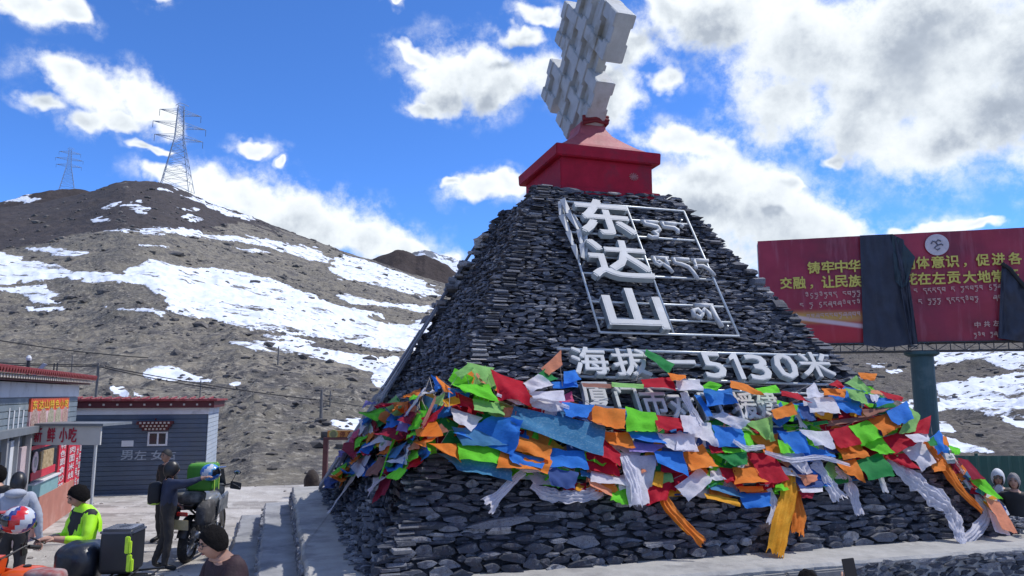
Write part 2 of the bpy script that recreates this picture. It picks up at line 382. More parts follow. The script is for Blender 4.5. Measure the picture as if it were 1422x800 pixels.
snc = T.mix(T.math('MULTIPLY', T.mapr(n3, .58, .72), .25), snc, (.42, .40, .38))
colr = T.mix(smk, soil, snc)
bs = T.add('ShaderNodeBsdfPrincipled', ins={'Base Color': colr, 'Roughness': .85, 'Specular IOR Level': .25})
hgt = T.math('ADD', T.math('MULTIPLY', n2, 1.2), T.math('ADD', T.math('MULTIPLY', n3, .35), T.math('MULTIPLY', rocks2, .25)))
bp = T.add('ShaderNodeBump', ins={'Strength': .55, 'Distance': 1.0, 'Height': T.math('MULTIPLY', hgt, T.math('SUBTRACT', 1.0, T.math('MULTIPLY', smk, .85)))})
T.l.new(bp.outputs[0], bs.inputs['Normal']); T.add('ShaderNodeOutputMaterial', ins={0: bs.outputs[0]})
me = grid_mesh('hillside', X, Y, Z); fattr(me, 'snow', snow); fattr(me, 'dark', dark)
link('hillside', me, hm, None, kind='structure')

# the flat lot: pale packed dirt and old concrete, potholes, tyre sweeps
gm = bpy.data.materials.new('dirt_lot'); gm.use_nodes = True; T = NT(gm.node_tree); T.n.clear()
v = T.add('ShaderNodeTexCoord').outputs['Object']
a1 = T.noise(v, .35, 6, .6); a2 = T.noise(v, 2.2, 7, .65); a3 = T.noise(v, 22, 5, .7)
st = T.noise(T.add('ShaderNodeMapping', ins={0: v, 3: (.25, 1.6, 1)}).outputs[0], .9, 6, .62)
c = T.ramp(a1, [(.3, (.30, .28, .26)), (.5, (.43, .405, .375)), (.7, (.54, .515, .485))])
c = T.mix(T.math('MULTIPLY', T.mapr(st, .50, .60), .8), c, (.24, .225, .21))
c = T.mix(T.math('MULTIPLY', T.mapr(a2, .50, .60), .7), c, (.55, .53, .50))
c = T.mix(T.math('MULTIPLY', T.mapr(a3, .56, .72), .5), c, (.16, .145, .135))
c = T.mix(T.math('MULTIPLY', T.mapr(T.noise(v, .8, 8, .7, 'Fac', 1.2), .58, .64), .5), c, (.20, .185, .17))
bs = T.add('ShaderNodeBsdfPrincipled', ins={'Base Color': c, 'Roughness': .9, 'Specular IOR Level': .2})
bp = T.add('ShaderNodeBump', ins={'Strength': .8, 'Distance': .06, 'Height': T.math('ADD', a2, T.math('MULTIPLY', a3, .5))})
T.l.new(bp.outputs[0], bs.inputs['Normal']); T.add('ShaderNodeOutputMaterial', ins={0: bs.outputs[0]})
rs2 = np.concatenate([[0.01], np.geomspace(1.5, RS, 110)]); r2, t2, X2, Y2 = polar(rs2, THETA[::3].tolist() + [math.pi])
X2 = r2 * np.sin(t2); Y2 = r2 * np.cos(t2)
Z2 = height(X2, Y2)
link('ground', grid_mesh('ground', X2, Y2, Z2), gm, None, kind='structure')

def mountain(name, ridge, Rm, wid, base, snowy, seed):
    aa, tt = zip(*[tan_el(*p) for p in ridge])
    th = np.linspace(aa[0], aa[-1], 260); rr = np.linspace(Rm - wid, Rm + wid, 70)
    r, t, X, Y = polar(rr, th); H = HCAM + Rm * np.interp(t, aa, tt); base_z = -40
    u = 1 - np.abs(r - Rm) / wid
    Z = base_z + (H - base_z) * u ** .9 + fbm(X / (wid * .2), Y / (wid * .2), seed, 5) * wid * .10 * (1 - u * .9) + fbm(X / (wid * .05), Y / (wid * .05), seed, 4) * wid * .012
    me = grid_mesh(name, X, Y, Z)
    m = bpy.data.materials.new(name + '_rock'); m.use_nodes = True; T = NT(m.node_tree); T.n.clear()
    v = T.add('ShaderNodeTexCoord').outputs['Object']; n = T.noise(v, 14 / wid, 8, .7)
    c = T.ramp(n, [(.35, tuple(.6 * b for b in base)), (.65, base)])
    if snowy is not None: c = T.mix(T.mapr(T.noise(v, snowy[0] / wid, 7, .65), snowy[1], snowy[1] + .04), c, (.72, .76, .84))
    bs = T.add('ShaderNodeBsdfPrincipled', ins={'Base Color': c, 'Roughness': .9, 'Specular IOR Level': .2})
    bp = T.add('ShaderNodeBump', ins={'Strength': .8, 'Distance': wid * .02, 'Height': n}); T.l.new(bp.outputs[0], bs.inputs['Normal'])
    T.add('ShaderNodeOutputMaterial', ins={0: bs.outputs[0]})
    return link(name, me, m, None, kind='structure')
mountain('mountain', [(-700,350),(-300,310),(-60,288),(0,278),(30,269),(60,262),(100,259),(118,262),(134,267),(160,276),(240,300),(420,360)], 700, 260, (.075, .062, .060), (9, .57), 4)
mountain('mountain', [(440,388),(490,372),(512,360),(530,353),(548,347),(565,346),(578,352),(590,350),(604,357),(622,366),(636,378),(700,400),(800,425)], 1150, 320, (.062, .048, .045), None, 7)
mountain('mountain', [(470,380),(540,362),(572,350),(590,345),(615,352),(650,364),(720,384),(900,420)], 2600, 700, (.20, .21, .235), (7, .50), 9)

# loose rocks on the slopes: one scatter of some thousands
rr_ = np.random.default_rng(21); NRK = 17000
th = rr_.uniform(-R(37), R(40), NRK); rd_ = 25 * np.exp(rr_.beta(1.3, 1.6, NRK) * math.log(330 / 25)); rx, ry = rd_ * np.sin(th), rd_ * np.cos(th)
cl_ = fbm(rx / 14, ry / 14, 41, 3); keep = (cl_ > rr_.uniform(-.35, .35, NRK)) & (rd_ > R0(th) + .5); rx, ry, rd_ = rx[keep], ry[keep], rd_[keep]; rz = height(rx, ry); nk = len(rx)
ico = [(0, 0, 1), (.89, 0, .45), (.28, .85, .45), (-.72, .53, .45), (-.72, -.53, .45), (.28, -.85, .45), (.72, .53, -.45), (-.28, .85, -.45), (-.89, 0, -.45), (-.28, -.85, -.45), (.72, -.53, -.45), (0, 0, -1)]
icf = [(0,1,2),(0,2,3),(0,3,4),(0,4,5),(0,5,1),(1,6,2),(2,7,3),(3,8,4),(4,9,5),(5,10,1),(6,7,2),(7,8,3),(8,9,4),(9,10,5),(10,6,1),(6,11,7),(7,11,8),(8,11,9),(9,11,10),(10,11,6)]
ic = np.array(ico); sz = (.04 + .0013 * rd_) * rr_.lognormal(0, .55, nk)
VR = ic[None] * (1 + rr_.uniform(-.3, .3, (nk, 12, 1))) * sz[:, None, None] * np.stack([rr_.uniform(.8, 1.5, nk), rr_.uniform(.7, 1.2, nk), rr_.uniform(.4, .8, nk)], -1)[:, None, :] + np.stack([rx, ry, rz], -1)[:, None, :]
FR = (np.array(icf)[None] + (np.arange(nk) * 12)[:, None, None]).reshape(-1, 3)
mr_ = bpy.data.meshes.new('rocks'); mr_.from_pydata(VR.reshape(-1, 3).tolist(), [], FR.tolist()); mr_.update()
link('rocks', mr_, mat('hill_rock', (.095, .088, .082), .9, .4, .8, bump=.6, bscale=5, dirt=(.20, .175, .15), dscale=.5), None, label='loose dark rocks scattered over the slopes behind the lot', category='rocks', kind='stuff') if False else tag(link('rocks', mr_, mat('hill_rock', (.095, .088, .082), .9, .4, .8, bump=.6, bscale=5, dirt=(.20, .175, .15), dscale=.5)), 'loose dark rocks scattered over the slopes behind the lot', 'rocks', None, 'stuff')

NP_ = 3600; gx = rr_.uniform(-16, 16, NP_); gy = rr_.uniform(4, 24, NP_); kp = (np.hypot(gx, gy) < 24) & (fbm(gx / 2.5, gy / 2.5, 51, 3) > rr_.uniform(-.3, .5, NP_)); gx, gy = gx[kp], gy[kp]; gz_ = height(gx, gy); nk = len(gx)
VR = ic[None] * (1 + rr_.uniform(-.3, .3, (nk, 12, 1))) * (.022 * rr_.lognormal(0, .5, nk))[:, None, None] * np.array([1, 1, .6]) + np.stack([gx, gy, gz_ + .005], -1)[:, None, :]
FR = (np.array(icf)[None] + (np.arange(nk) * 12)[:, None, None]).reshape(-1, 3)
mr_ = bpy.data.meshes.new('pebbles'); mr_.from_pydata(VR.reshape(-1, 3).tolist(), [], FR.tolist()); mr_.update()
tag(link('pebbles', mr_, mat('lot_pebble', (.22, .20, .185), .9, .4, 3)), 'small pebbles and grit scattered over the dirt lot', 'pebbles', None, 'stuff')
# ------------------------------------------------------------------ the slate monument
YAW = R(72.5)
E1 = Vector((math.sin(YAW), math.cos(YAW), 0)); E2 = Vector((-math.cos(YAW), math.sin(YAW), 0)); UP = Vector((0, 0, 1))
C0 = Vector((1.365, 13.2, 0))
def LP(a, b, z): return C0 + E1 * a + E2 * b + UP * z       # monument coordinates
ZB, ZT = .8, 6.09
BOT = dict(a0=-4.25, a1=4.25, b0=-4.36, b1=3.3); TOP = dict(a0=-1.27, a1=1.27, b0=-.98, b1=.98)
def rect(z):
    t = (z - ZB) / (ZT - ZB); return {k: BOT[k] * (1 - t) + TOP[k] * t for k in BOT}
rng = np.random.default_rng(7)
slate = bpy.data.materials.new('slate'); slate.use_nodes = True; T = NT(slate.node_tree); T.n.clear()
v = T.add('ShaderNodeTexCoord').outputs['Object']; tone = T.add('ShaderNodeAttribute', attribute_name='tone').outputs['Fac']
n_a = T.noise(v, 16, 6, .7); n_b = T.noise(v, 60, 5, .7)
c = T.ramp(tone, [(0, (.020, .025, .036)), (.35, (.070, .078, .100)), (.70, (.175, .185, .215)), (.90, (.31, .315, .33)), (1.0, (.46, .41, .36))])
c = T.mix(T.mapr(n_a, .52, .72), c, (.22, .225, .245)); c = T.mix(T.mapr(n_b, .50, .7), c, (.035, .038, .046))
c = T.mix(T.math('MULTIPLY', T.mapr(T.noise(v, 3.0, 4, .6), .58, .70), .55), c, (.075, .060, .072))
bs = T.add('ShaderNodeBsdfPrincipled', ins={'Base Color': c, 'Roughness': .74, 'Specular IOR Level': .3})
bp = T.add('ShaderNodeBump', ins={'Strength': .7, 'Distance': .02, 'Height': T.math('ADD', n_a, T.math('MULTIPLY', n_b, .4))})
T.l.new(bp.outputs[0], bs.inputs['Normal']); T.add('ShaderNodeOutputMaterial', ins={0: bs.outputs[0]})
NP = 8
def slab_batch(cen, along, outw, w, h, dep, jag=.30, tilt=None):
    """n flat irregular stones: centre on the face, along/outward unit vectors, width, height, depth; returns verts (n,2*NP+1,3)"""
    n = len(cen); ang = (np.arange(NP)[None, :] + rng.uniform(-.36, .36, (n, NP))) / NP * 2 * np.pi + rng.uniform(0, .6, (n, 1))
    ca, sa = np.cos(ang), np.sin(ang); p = rng.uniform(1.15, 2.6, (n, 1))
    rad = (np.abs(ca) ** p + np.abs(sa) ** p) ** (-1 / p) * (1 + rng.uniform(-jag, jag * .35, (n, NP)))
    pz = sa * rad * h[:, None] / 2; px = ca * rad * w[:, None] / 2
    tl = rng.normal(0, .07, (n, 1)) if tilt is None else tilt[:, None]
    px, pz = px - pz * tl, pz + px * tl
    up = np.array([0, 0, 1.0])
    fr = rng.uniform(-.014, .014, (n, NP)) - .006
    ring = lambda q, y: cen[:, None, :] + along[:, None, :] * q[0][..., None] + up * q[1][..., None] + outw[:, None, :] * y[..., None]
    F = ring((px, pz), fr + px * rng.normal(0, .12, (n, 1))); K = ring((px * .86, pz * .8), np.broadcast_to(-dep[:, None], px.shape) + 0 * px)
    mid = cen + outw * rng.uniform(-.012, .012, (n, 1)) + along * (w * rng.uniform(-.2, .2, n))[:, None]
    return np.concatenate([F, K, mid[:, None, :]], 1)
SLABF = [(i, (i + 1) % NP, 2 * NP) for i in range(NP)] + [(i, NP + i, NP + (i + 1) % NP, (i + 1) % NP) for i in range(NP)] + [tuple(NP + i for i in range(NP))]
def slabs_mesh(name, V, tone):
    n, k, _ = V.shape
    me = bpy.data.meshes.new(name)
    fs = []
    for i in range(n):
        b = i * k; fs += [tuple(b + j for j in f) for f in SLABF]
    me.from_pydata(V.reshape(-1, 3).tolist(), [], fs); me.update(); fattr(me, 'tone', np.repeat(tone, k)); me.materials.append(slate); return me
def face_rows(side, zlo, zhi, hfun, wfun):
    """stones of one side; returns cen, along, out, w, h"""
    al = {'front': E1, 'left': -E2, 'back': -E1, 'right': E2}[side]; ou = {'front': -E2, 'left': -E1, 'back': E2, 'right': E1}[side]
    C, Wd, Ht, RowT = [], [], [], []; z = zlo
    while z < zhi:
        h = hfun(z) * rng.choice([.55, .75, .9, 1.1, 1.35]); r = rect(min(z + h / 2, ZT))
        if side == 'front': s0, s1, off = r['a0'], r['a1'], r['b0']
        elif side == 'back': s0, s1, off = -r['a1'], -r['a0'], r['b1']
        elif side == 'left': s0, s1, off = -r['b1'], -r['b0'], r['a0']
        else: s0, s1, off = r['b0'], r['b1'], r['a1']
        s = s0 - .05 + rng.uniform(-.1, 0)
        while s < s1 + .04:
            w = wfun(z) * rng.lognormal(0, .38); w = min(w, s1 + .12 - s + .05) if s1 - s > .12 else max(.1, s1 - s + .08)
            sc_ = s + w / 2; zz = z + h / 2 + rng.normal(0, h * .24) + .02 * math.sin(sc_ * 2.1 + z * 3); pr = rng.uniform(-.05, .045)
            if side == 'front': p = LP(sc_, off - pr, zz)
            elif side == 'back': p = LP(-sc_, off + pr, zz)
            elif side == 'left': p = LP(off - pr, -sc_, zz)
            else: p = LP(off + pr, sc_, zz)
            C.append(p); Wd.append(w * 1.08); Ht.append(h * rng.uniform(1.05, 1.6) if rng.random() > .06 else h * 1.9); s += w
        z += h * .93
    n = len(C)
    return np.array(C), np.tile(np.array(al), (n, 1)), np.tile(np.array(ou), (n, 1)), np.array(Wd), np.array(Ht)
mon = empty('slate_monument', LP(0, 0, 0), label='tall tapering monument of stacked dark slate, wrapped in prayer flags', cat='monument')
# core that the stones hide
def fr_pts(i, z, base, infl):
    return [LP(base['a0'] + i, base['b0'] + i, z), LP(base['a1'] - i, base['b0'] + i, z), LP(base['a1'] - i, base['b1'] - i, z), LP(base['a0'] + i, base['b1'] - i, z)]
inv = -Vector(mon.location)
def mchild(o, par=mon):      # keep world coordinates under the monument's empty
    o.parent = par; o.matrix_parent_inverse = Matrix.Translation(-par.matrix_world.translation) if False else Matrix.Translation(-Vector(par.location)); return o
core_m = mat('mortar_core', (.035, .038, .045), .9, bump=.6)
mb = MB(); mb.hexa(fr_pts(.10, ZB + .003, BOT, 0) + fr_pts(.10, ZT - .02, TOP, 0)); mchild(mb.build('core', core_m))
hf = lambda z: .060 - .029 * min(1, (z - ZB) / 3.6); wf = lambda z: .235 - .065 * min(1, (z - ZB) / 3.6)
allV = []; allT = []; pri = []
for side, h_, w_ in (('front', hf, wf), ('left', hf, wf), ('back', lambda z: .11, lambda z: .5), ('right', lambda z: .11, lambda z: .5)):
    c_, a_, o_, w, h = face_rows(side, ZB - .0, ZT, h_, w_)
    n = len(c_); dep = np.full(n, .20)
    if side == 'left': o_ = o_.copy(); w = w * .92
    V = slab_batch(c_, a_, o_, w, h, dep)
    t = np.clip(rng.beta(2.0, 2.6, n), 0, .9); t[rng.random(n) > .975] = rng.uniform(.9, 1, (n,))[rng.random(n) > .975][:0].sum() + .95
    px, py = project(c_[:, 0], c_[:, 1], c_[:, 2]); dist = np.hypot(c_[:, 0], c_[:, 1])
    seen = (px > 430) & (px < 1420) & (py < 798) & (np.array([side == 'front'] * n))
    lowz = c_[:, 2] < 1.75
    score = w * h / dist ** 2 * np.where(seen & lowz, 1, 1e-6)
    allV.append(V); allT.append(t); pri.append(score)
V = np.concatenate(allV); tn = np.concatenate(allT); pr_ = np.concatenate(pri)
order = np.argsort(-pr_); big = order[:300]; rest = order[300:]
mchild(link('slate_courses', slabs_mesh('slate_courses', V[rest], tn[rest]), None, None, kind='stuff'))
for i in big:
    cc = V[i, :, :].mean(0); me = slabs_mesh('stone', (V[i] - cc)[None], tn[i:i + 1])
    o = link('stone', me); o.location = Vector(cc) - Vector(mon.location); o.parent = mon
n_slabs = len(V)
# long upright slates and rubble along the far left edge
def ledge_pt(z, out, bb): r = rect(z); return LP(r['a0'] - out, r['b1'] - bb, z)
for (z0, z1, bb, wd, tk, tone_) in ((.9, 2.6, .0, .34, .05, .8), (2.2, 3.15, .35, .30, .04, .93), (2.55, 3.9, .02, .26, .05, .7), (3.1, 4.3, .30, .20, .04, .75), (2.0, 2.9, .75, .16, .04, .85), (3.8, 4.9, .10, .18, .04, .6), (1.3, 2.3, .5, .2, .05, .85), (4.5, 5.5, .05, .16, .04, .62), (2.7, 3.5, .62, .14, .03, .6), (1.9, 2.75, .18, .22, .04, .95)):
    p0 = ledge_pt(z0, .15, bb * 1.4); p1 = ledge_pt(z1, .15, bb); ax = (p1 - p0).normalized(); sd = (-E2 + ax * .2); sd = (sd - ax * sd.dot(ax)).normalized(); nn = ax.cross(sd)
    if nn.dot(-E1) < 0: nn = -nn
    L = (p1 - p0).length; mb = MB(); poly = [(0, 0), (wd * .9, .04), (wd, L * .45), (wd * .82, L * .97), (wd * .3, L), (.02, L * .7)]
    mb.prism(poly, tk, frame_mat(p0, sd, ax, nn)); me = mb.mesh('slate_plank'); fattr(me, 'tone', np.full(len(me.vertices), tone_))
    mchild(link('slate_plank', me, slate))
rngR = random.Random(5)
for k in range(64):
    z = rngR.uniform(4.1, 5.7) if k < 30 else rngR.uniform(1.5, 3.1); p = ledge_pt(z, (.08 + rngR.random() * .18) if k < 30 else .06 + rngR.random() * .2, rngR.uniform(-.06, .35 if k < 30 else .8))
    s = rngR.uniform(.11, .21); cc = np.array([p]); dr = (E1 * rngR.uniform(-.6, .6) - E2).normalized(); Vv = slab_batch(cc, np.array([dr]), np.array([-E1]), np.array([s * rngR.uniform(1.3, 2.4)]), np.array([s * rngR.uniform(.5, 1)]), np.array([s]), .22, np.array([rngR.uniform(-.5, .5)]))
    mchild(link('edge_stone', slabs_mesh('edge_stone', Vv, np.array([rngR.choice([.96, .9, .8, .99, .7])]))))

# ------------------------------------------------------------------ stepped plinth of rough concrete with slate risers
conc = mat('rough_concrete', (.33, .325, .31), .9, .16, 3.5, bump=.7, bscale=9, dirt=(.22, .215, .21), dscale=1.6)
concd = mat('step_concrete', (.27, .275, .285), .92, .22, 2.6, bump=1.0, bscale=7, dirt=(.16, .165, .18), dscale=1.1)
plinth = empty('stepped_plinth', LP(0, 0, 0), label='stepped concrete plinth with slate risers that the slate monument stands on', cat='plinth')
def rough_step(name, a0, a1, b0, b1, z0, z1, m, seed, jit=.035, res=.09):
    """a slab with a wavering worn rim: top sheet and skirt"""
    rim = []
    def run(p, q):
        L = (Vector(q) - Vector(p)).length; n = max(2, int(L / res)); return [Vector(p).lerp(Vector(q), i / n) for i in range(n)]
    cs = [(a0, b0), (a1, b0), (a1, b1), (a0, b1)]
    for i in range(4): rim += run((cs[i][0], cs[i][1], 0), (cs[(i + 1) % 4][0], cs[(i + 1) % 4][1], 0))
    cx, cy = (a0 + a1) / 2, (b0 + b1) / 2; vs = []; n = len(rim)
    for (shrink, zz) in ((0, z0), (.0, z0 * .4 + z1 * .6), (.012, z1 - .03), (.045, z1 + .0)):
        for k, p in enumerate(rim):
            d = Vector((p.x - cx, p.y - cy, 0)).normalized(); j = jit * mnoise.noise(Vector((p.x * 3.2, p.y * 3.2, zz * 4 + seed))) + jit * .6 * mnoise.noise(Vector((p.x * 9, p.y * 9, zz * 9 + seed)))
            q = p + d * (j - shrink); vs.append(LP(q.x, q.y, zz + (.012 * mnoise.noise(Vector((p.x * 4, p.y * 4, seed))) if zz > z1 - .1 else 0)))
    fs = [(r * n + k, r * n + (k + 1) % n, (r + 1) * n + (k + 1) % n, (r + 1) * n + k) for r in range(3) for k in range(n)] + [tuple(3 * n + k for k in range(n))]
    m_ = MB(); m_.add(vs, fs); return mchild(m_.build(name, m, None), plinth)
rough_step('upper_step', -4.90, 4.95, -5.02, 4.0, -.05, .80, conc, 1)
rough_step('middle_step', -5.42, 5.5, -5.55, 4.5, -.05, .44, concd, 2)
rough_step('lower_step', -5.88, 6.0, -6.1, 4.9, -.05, .15, concd, 3)
# slate facing of the risers: front (right half slate, left part cement blocks) and left side rubble edges
cc, aa_, oo, ww, hh, tt_ = [], [], [], [], [], []
for row in range(6):
    a = .9
    while a < 4.9:
        w = rng.uniform(.12, .32); cc.append(LP(a + w / 2, -5.03 - rng.uniform(0, .03), .47 + row * .055 + rng.normal(0, .006))); aa_.append(E1); oo.append(-E2); ww.append(w * 1.05); hh.append(.062 * rng.uniform(.9, 1.3)); tt_.append(rng.beta(2, 3)); a += w
for row in range(4):
    for (zb, aoff) in ((.50, -4.91), (.20, -5.43)):
        b = -5.0
        while b < 3.9:
            w = rng.uniform(.08, .22); cc.append(LP(aoff - rng.uniform(-.01, .03), b + w / 2, zb + row * .062 + rng.normal(0, .008))); aa_.append(-E2); oo.append(-E1); ww.append(w); hh.append(.06 * rng.uniform(.8, 1.4)); tt_.append(rng.uniform(.6, .93)); b += w * 1.25
cc = np.array(cc); aa_ = np.array(aa_); oo = np.array(oo); ww = np.array(ww); hh = np.array(hh); tt_ = np.array(tt_)
VV = slab_batch(cc, aa_, oo, ww, hh, np.full(len(cc), .08))
mchild(link('riser_slates', slabs_mesh('riser_slates', VV, tt_), None, None, kind='stuff'), plinth)
blockm = mat('cement_block', (.23, .225, .215), .95, .25, 6, bump=1.0, bscale=16)
a = -4.7; rb = random.Random(3)
while a < .75:
    w = rb.uniform(.28, .5); mb = MB(); mb.box((0, 0, 0), (w * .95, .07, .30)); M_ = frame_mat(LP(a + w / 2, -5.045 - rb.uniform(0, .02), .60), E1, E2, UP)
    o = mb.build('cement_block', blockm, None, bevel=.018); o.matrix_world = M_; o.parent = plinth; o.matrix_parent_inverse = Matrix.Translation(-Vector(plinth.location)); a += w
# rubble piled at the foot of the monument on the left ledge and right corner
cc = []; 
for k in range(160):
    b = rng.uniform(-4.3, 3.2); cc.append(LP(-4.27 - abs(rng.normal(0, .05)), b, .8 + rng.uniform(0, .06)))
for k in range(60): cc.append(LP(4.1 + rng.uniform(0, .6), -4.5 + rng.uniform(-.1, .6), .8 + rng.uniform(0, .22)))
cc = np.array(cc); n = len(cc)
VV = slab_batch(cc, np.tile(np.array(E1), (n, 1)), np.tile(np.array(-E2), (n, 1)), rng.uniform(.06, .18, n), rng.uniform(.03, .08, n), rng.uniform(.04, .1, n))
link('rubble', slabs_mesh('rubble', VV, rng.uniform(.3, .93, n)), None, None, label='loose slate chips lying along the foot of the monument on the plinth', cat='rubble', kind='stuff')

# ------------------------------------------------------------------ red pedestal and the endless knot on top
redp = mat('red_paint', (.33, .008, .028), .6, .16, 5, bump=.25, bscale=14, dirt=(.22, .018, .035), dscale=1.6, spec=.2)
ped = empty('red_pedestal', LP(0, 0, ZT), label='red painted box pedestal with flared lip between the slate and the white knot', cat='pedestal')
def lring(a0, a1, b0, b1, z): return [LP(a0, b0, z), LP(a1, b0, z), LP(a1, b1, z), LP(a0, b1, z)]
mb = MB(); mb.hexa(lring(-.86, .86, -.92, .92, ZT - .05) + lring(-.86, .86, -.92, .92, 6.66)); mchild(mb.build('box', redp, bevel=.01), ped)
mb = MB(); mb.hexa(lring(-.872, 1.0, -.97, 1.0, 6.02) + lring(-.872, .99, -.96, .99, 6.15)); mchild(mb.build('base_flange', redp, bevel=.012), ped)
mb = MB(); mb.hexa(lring(-.97, .98, -1.02, 1.03, 6.655) + lring(-.98, .99, -1.03, 1.04, 6.86)); mchild(mb.build('lip', redp, bevel=.015), ped)
mb = MB(); cols = [(.90, .95, 6.855), (.70, .74, 7.00), (.50, .55, 7.13), (.34, .40, 7.28), (.25, .30, 7.44), (.235, .27, 7.56)]
vs = []; 
for (qa, qb, z) in cols: vs += lring(-qa, qa, -qb - (.08 if z > 7.1 else 0), qb - (.10 if z > 7.1 else 0), z)
fs = [(r * 4 + k, r * 4 + (k + 1) % 4, (r + 1) * 4 + (k + 1) % 4, (r + 1) * 4 + k) for r in range(5) for k in range(4)] + [(20, 21, 22, 23)]
mb.add(vs, fs); mchild(mb.build('cap', mat('faded_red_paint', (.34, .075, .085), .6, .2, 3, bump=.25, bscale=10, dirt=(.25, .03, .045), dscale=1.4), bevel=.02), ped)
mb = MB(); ringp = [LP(-.22, -.40, 7.50), LP(.0, -.43, 7.55), LP(.25, -.38, 7.57), LP(.27, -.10, 7.55), LP(.26, .15, 7.55)]
for k in range(3): mb.tube([p + UP * (.05 * k + .015 * math.sin(i * 2 + k)) + (p - LP(0, 0, p.z)) * (.05 + .03 * k % .05) for i, p in enumerate(ringp)], .035, 7)
mchild(mb.build('scarf', mat('dark_red_cloth', (.14, .008, .012), .8, .3, 12)), ped)
# a worn medallion relief on the front of the box
mb = MB()
for k in range(6):
    an = math.pi * k / 6; mb.tube([LP(.50 + .09 * math.cos(an), -.925, 6.42 + .07 * math.sin(an)), LP(.50 - .09 * math.cos(an), -.925, 6.42 - .07 * math.sin(an))], .009, 5)
mchild(mb.build('worn_emblem', mat('scraped_paint', (.34, .14, .14), .7, .3, 20)), ped)

knot = empty('endless_knot', LP(0, 0, 7.4), label='large grey-white endless knot sculpture standing on the red pedestal', cat='sculpture')
kw = mat('weathered_white', (.40, .425, .43), .6, .12, 4, bump=.35, bscale=12, dirt=(.27, .265, .225), dscale=1.5)
SS = Vector((0, -1 / 2 ** .5, 1 / 2 ** .5)); TTv = Vector((0, -1 / 2 ** .5, -1 / 2 ** .5))
def KP(a, s, t): return LP(a, -(s + t) / 2 ** .5, 7.4 + (s - t) / 2 ** .5)
def kbox(mb, a0, a1, s0, s1, t0, t1): mb.hexa([KP(a0, s0, t0), KP(a0, s1, t0), KP(a0, s1, t1), KP(a0, s0, t1), KP(a1, s0, t0), KP(a1, s1, t0), KP(a1, s1, t1), KP(a1, s0, t1)])
sb = [-.16, .445, 1.03, 1.62, 2.22]; tb = [-2.34, -1.74, -1.13, -.53, .08]; hw = .118; D = .165
core_mb = MB(); kbox(core_mb, -.075, .075, -.10, 2.16, -1.90, -.36); kbox(core_mb, -.074, .074, .05, 2.0, -2.02, -.25)
for (s0, s1, t0, t1) in ((-.1, .4, -2.28, -1.8), (1.09, 1.56, -2.28, -1.8), (.5, .98, -.36, .03), (1.68, 2.16, -.36, .03)): kbox(core_mb, -.073, .073, s0, s1, t0, t1)
mchild(core_mb.build('backing', kw), knot)
bands = []
for i, s in enumerate(sb):
    segs = {0: [(tb[0], tb[1]), (tb[2], tb[3])], 4: [(tb[1], tb[2]), (tb[3], tb[4])]}.get(i, [(tb[0], tb[4])])
    for (p, q) in segs: bands.append(('s', s, p, q, i))
for j, t in enumerate(tb):
    segs = {0: [(sb[0], sb[1]), (sb[2], sb[3])], 4: [(sb[1], sb[2]), (sb[3], sb[4])]}.get(j, [(sb[0], sb[4])])
    for (p, q) in segs: bands.append(('t', t, p, q, j))
for (kd, c_, p, q, i) in bands:
    mb = MB(); e = .0 if kd == 's' else .004
    if kd == 's': kbox(mb, -D - e, D + e, c_ - hw, c_ + hw, p - hw, q + hw)
    else: kbox(mb, -D + .012, D - .012, p - hw + .003, q + hw - .003, c_ - hw + .003, c_ + hw - .003)
    mchild(mb.build('band', kw, bevel=.008), knot)
    # where the band runs over its neighbour it stands proud
    cr = tb if kd == 's' else sb
    for j, x in enumerate(cr):
        over = (i + j) % 2 == (0 if kd == 's' else 1)
        if over and p - .01 <= x <= q + .01:
            mb = MB(); g = .022 if kd == 's' else .026
            if kd == 's': kbox(mb, -D - g, D + g, c_ - hw + .006, c_ + hw - .006, max(p - hw + .004, x - hw - .09), min(q + hw - .004, x + hw + .09))
            else: kbox(mb, -D - g, D + g, max(p - hw + .004, x - hw - .09), min(q + hw - .004, x + hw + .09), c_ - hw + .006, c_ + hw - .006)
            mchild(mb.build('band_crossing', kw, bevel=.01), knot)
# ------------------------------------------------------------------ raised lettering on the front of the monument
PA = LP(-4.25, -4.36, ZB); PB = LP(4.25, -4.36, ZB); PT = LP(-1.27, -.98, ZT)
PN = (PB - PA).cross(PT - PA).normalized(); PN = PN if PN.dot(-E2) > 0 else -PN
PS = PN.cross(E1).normalized(); PS = PS if PS.z > 0 else -PS
def on_face(x, y, off):      # (u, s) on the front face at a distance off from it
    p = gpl(x, y, PN, PA + PN * off); return (p - PA).dot(E1), (p - PA).dot(PS)
def FP(u, s, off): return PA + E1 * u + PS * s + PN * off
def face_mat(u, s, off): return frame_mat(FP(u, s, off), E1, PS, PN)
whitep = mat('white_sheet_metal', (.43, .445, .45), .6, .08, 3, dirt=(.50, .52, .53), dscale=2.5)
whited = mat('grey_white_edge', (.36, .42, .45), .5, .08, 5)
galv = mat('galvanised_steel', (.50, .54, .56), .45, .1, 20, metal=.3)
def letter3d(text, parent, u, s, w, h, off, depth=.10, bold=.03, name='letter'):
    """a channel letter: white face, greyer returns"""
    mb = MB(); M = face_mat(u, s, off)
    glyph_fit(mb, text, M, w, h, depth, bold, 0)
    n0 = len(mb.f)
    me = mb.mesh(name)
    me.materials.append(whitep); me.materials.append(whited)
    nn = np.array(PN)
    for p in me.polygons: p.material_index = 0 if abs(Vector(nn).dot(p.normal)) > .7 else 1
    o = bpy.data.objects.new(name, me); col.objects.link(o); o.parent = parent; o.matrix_parent_inverse = Matrix.Translation(-Vector(parent.location)); return o
def bar(mb, u0, s0, u1, s1, off, r=.018): mb.tube([FP(u0, s0, off), FP(u1, s1, off)], r, 6)
SO = .17
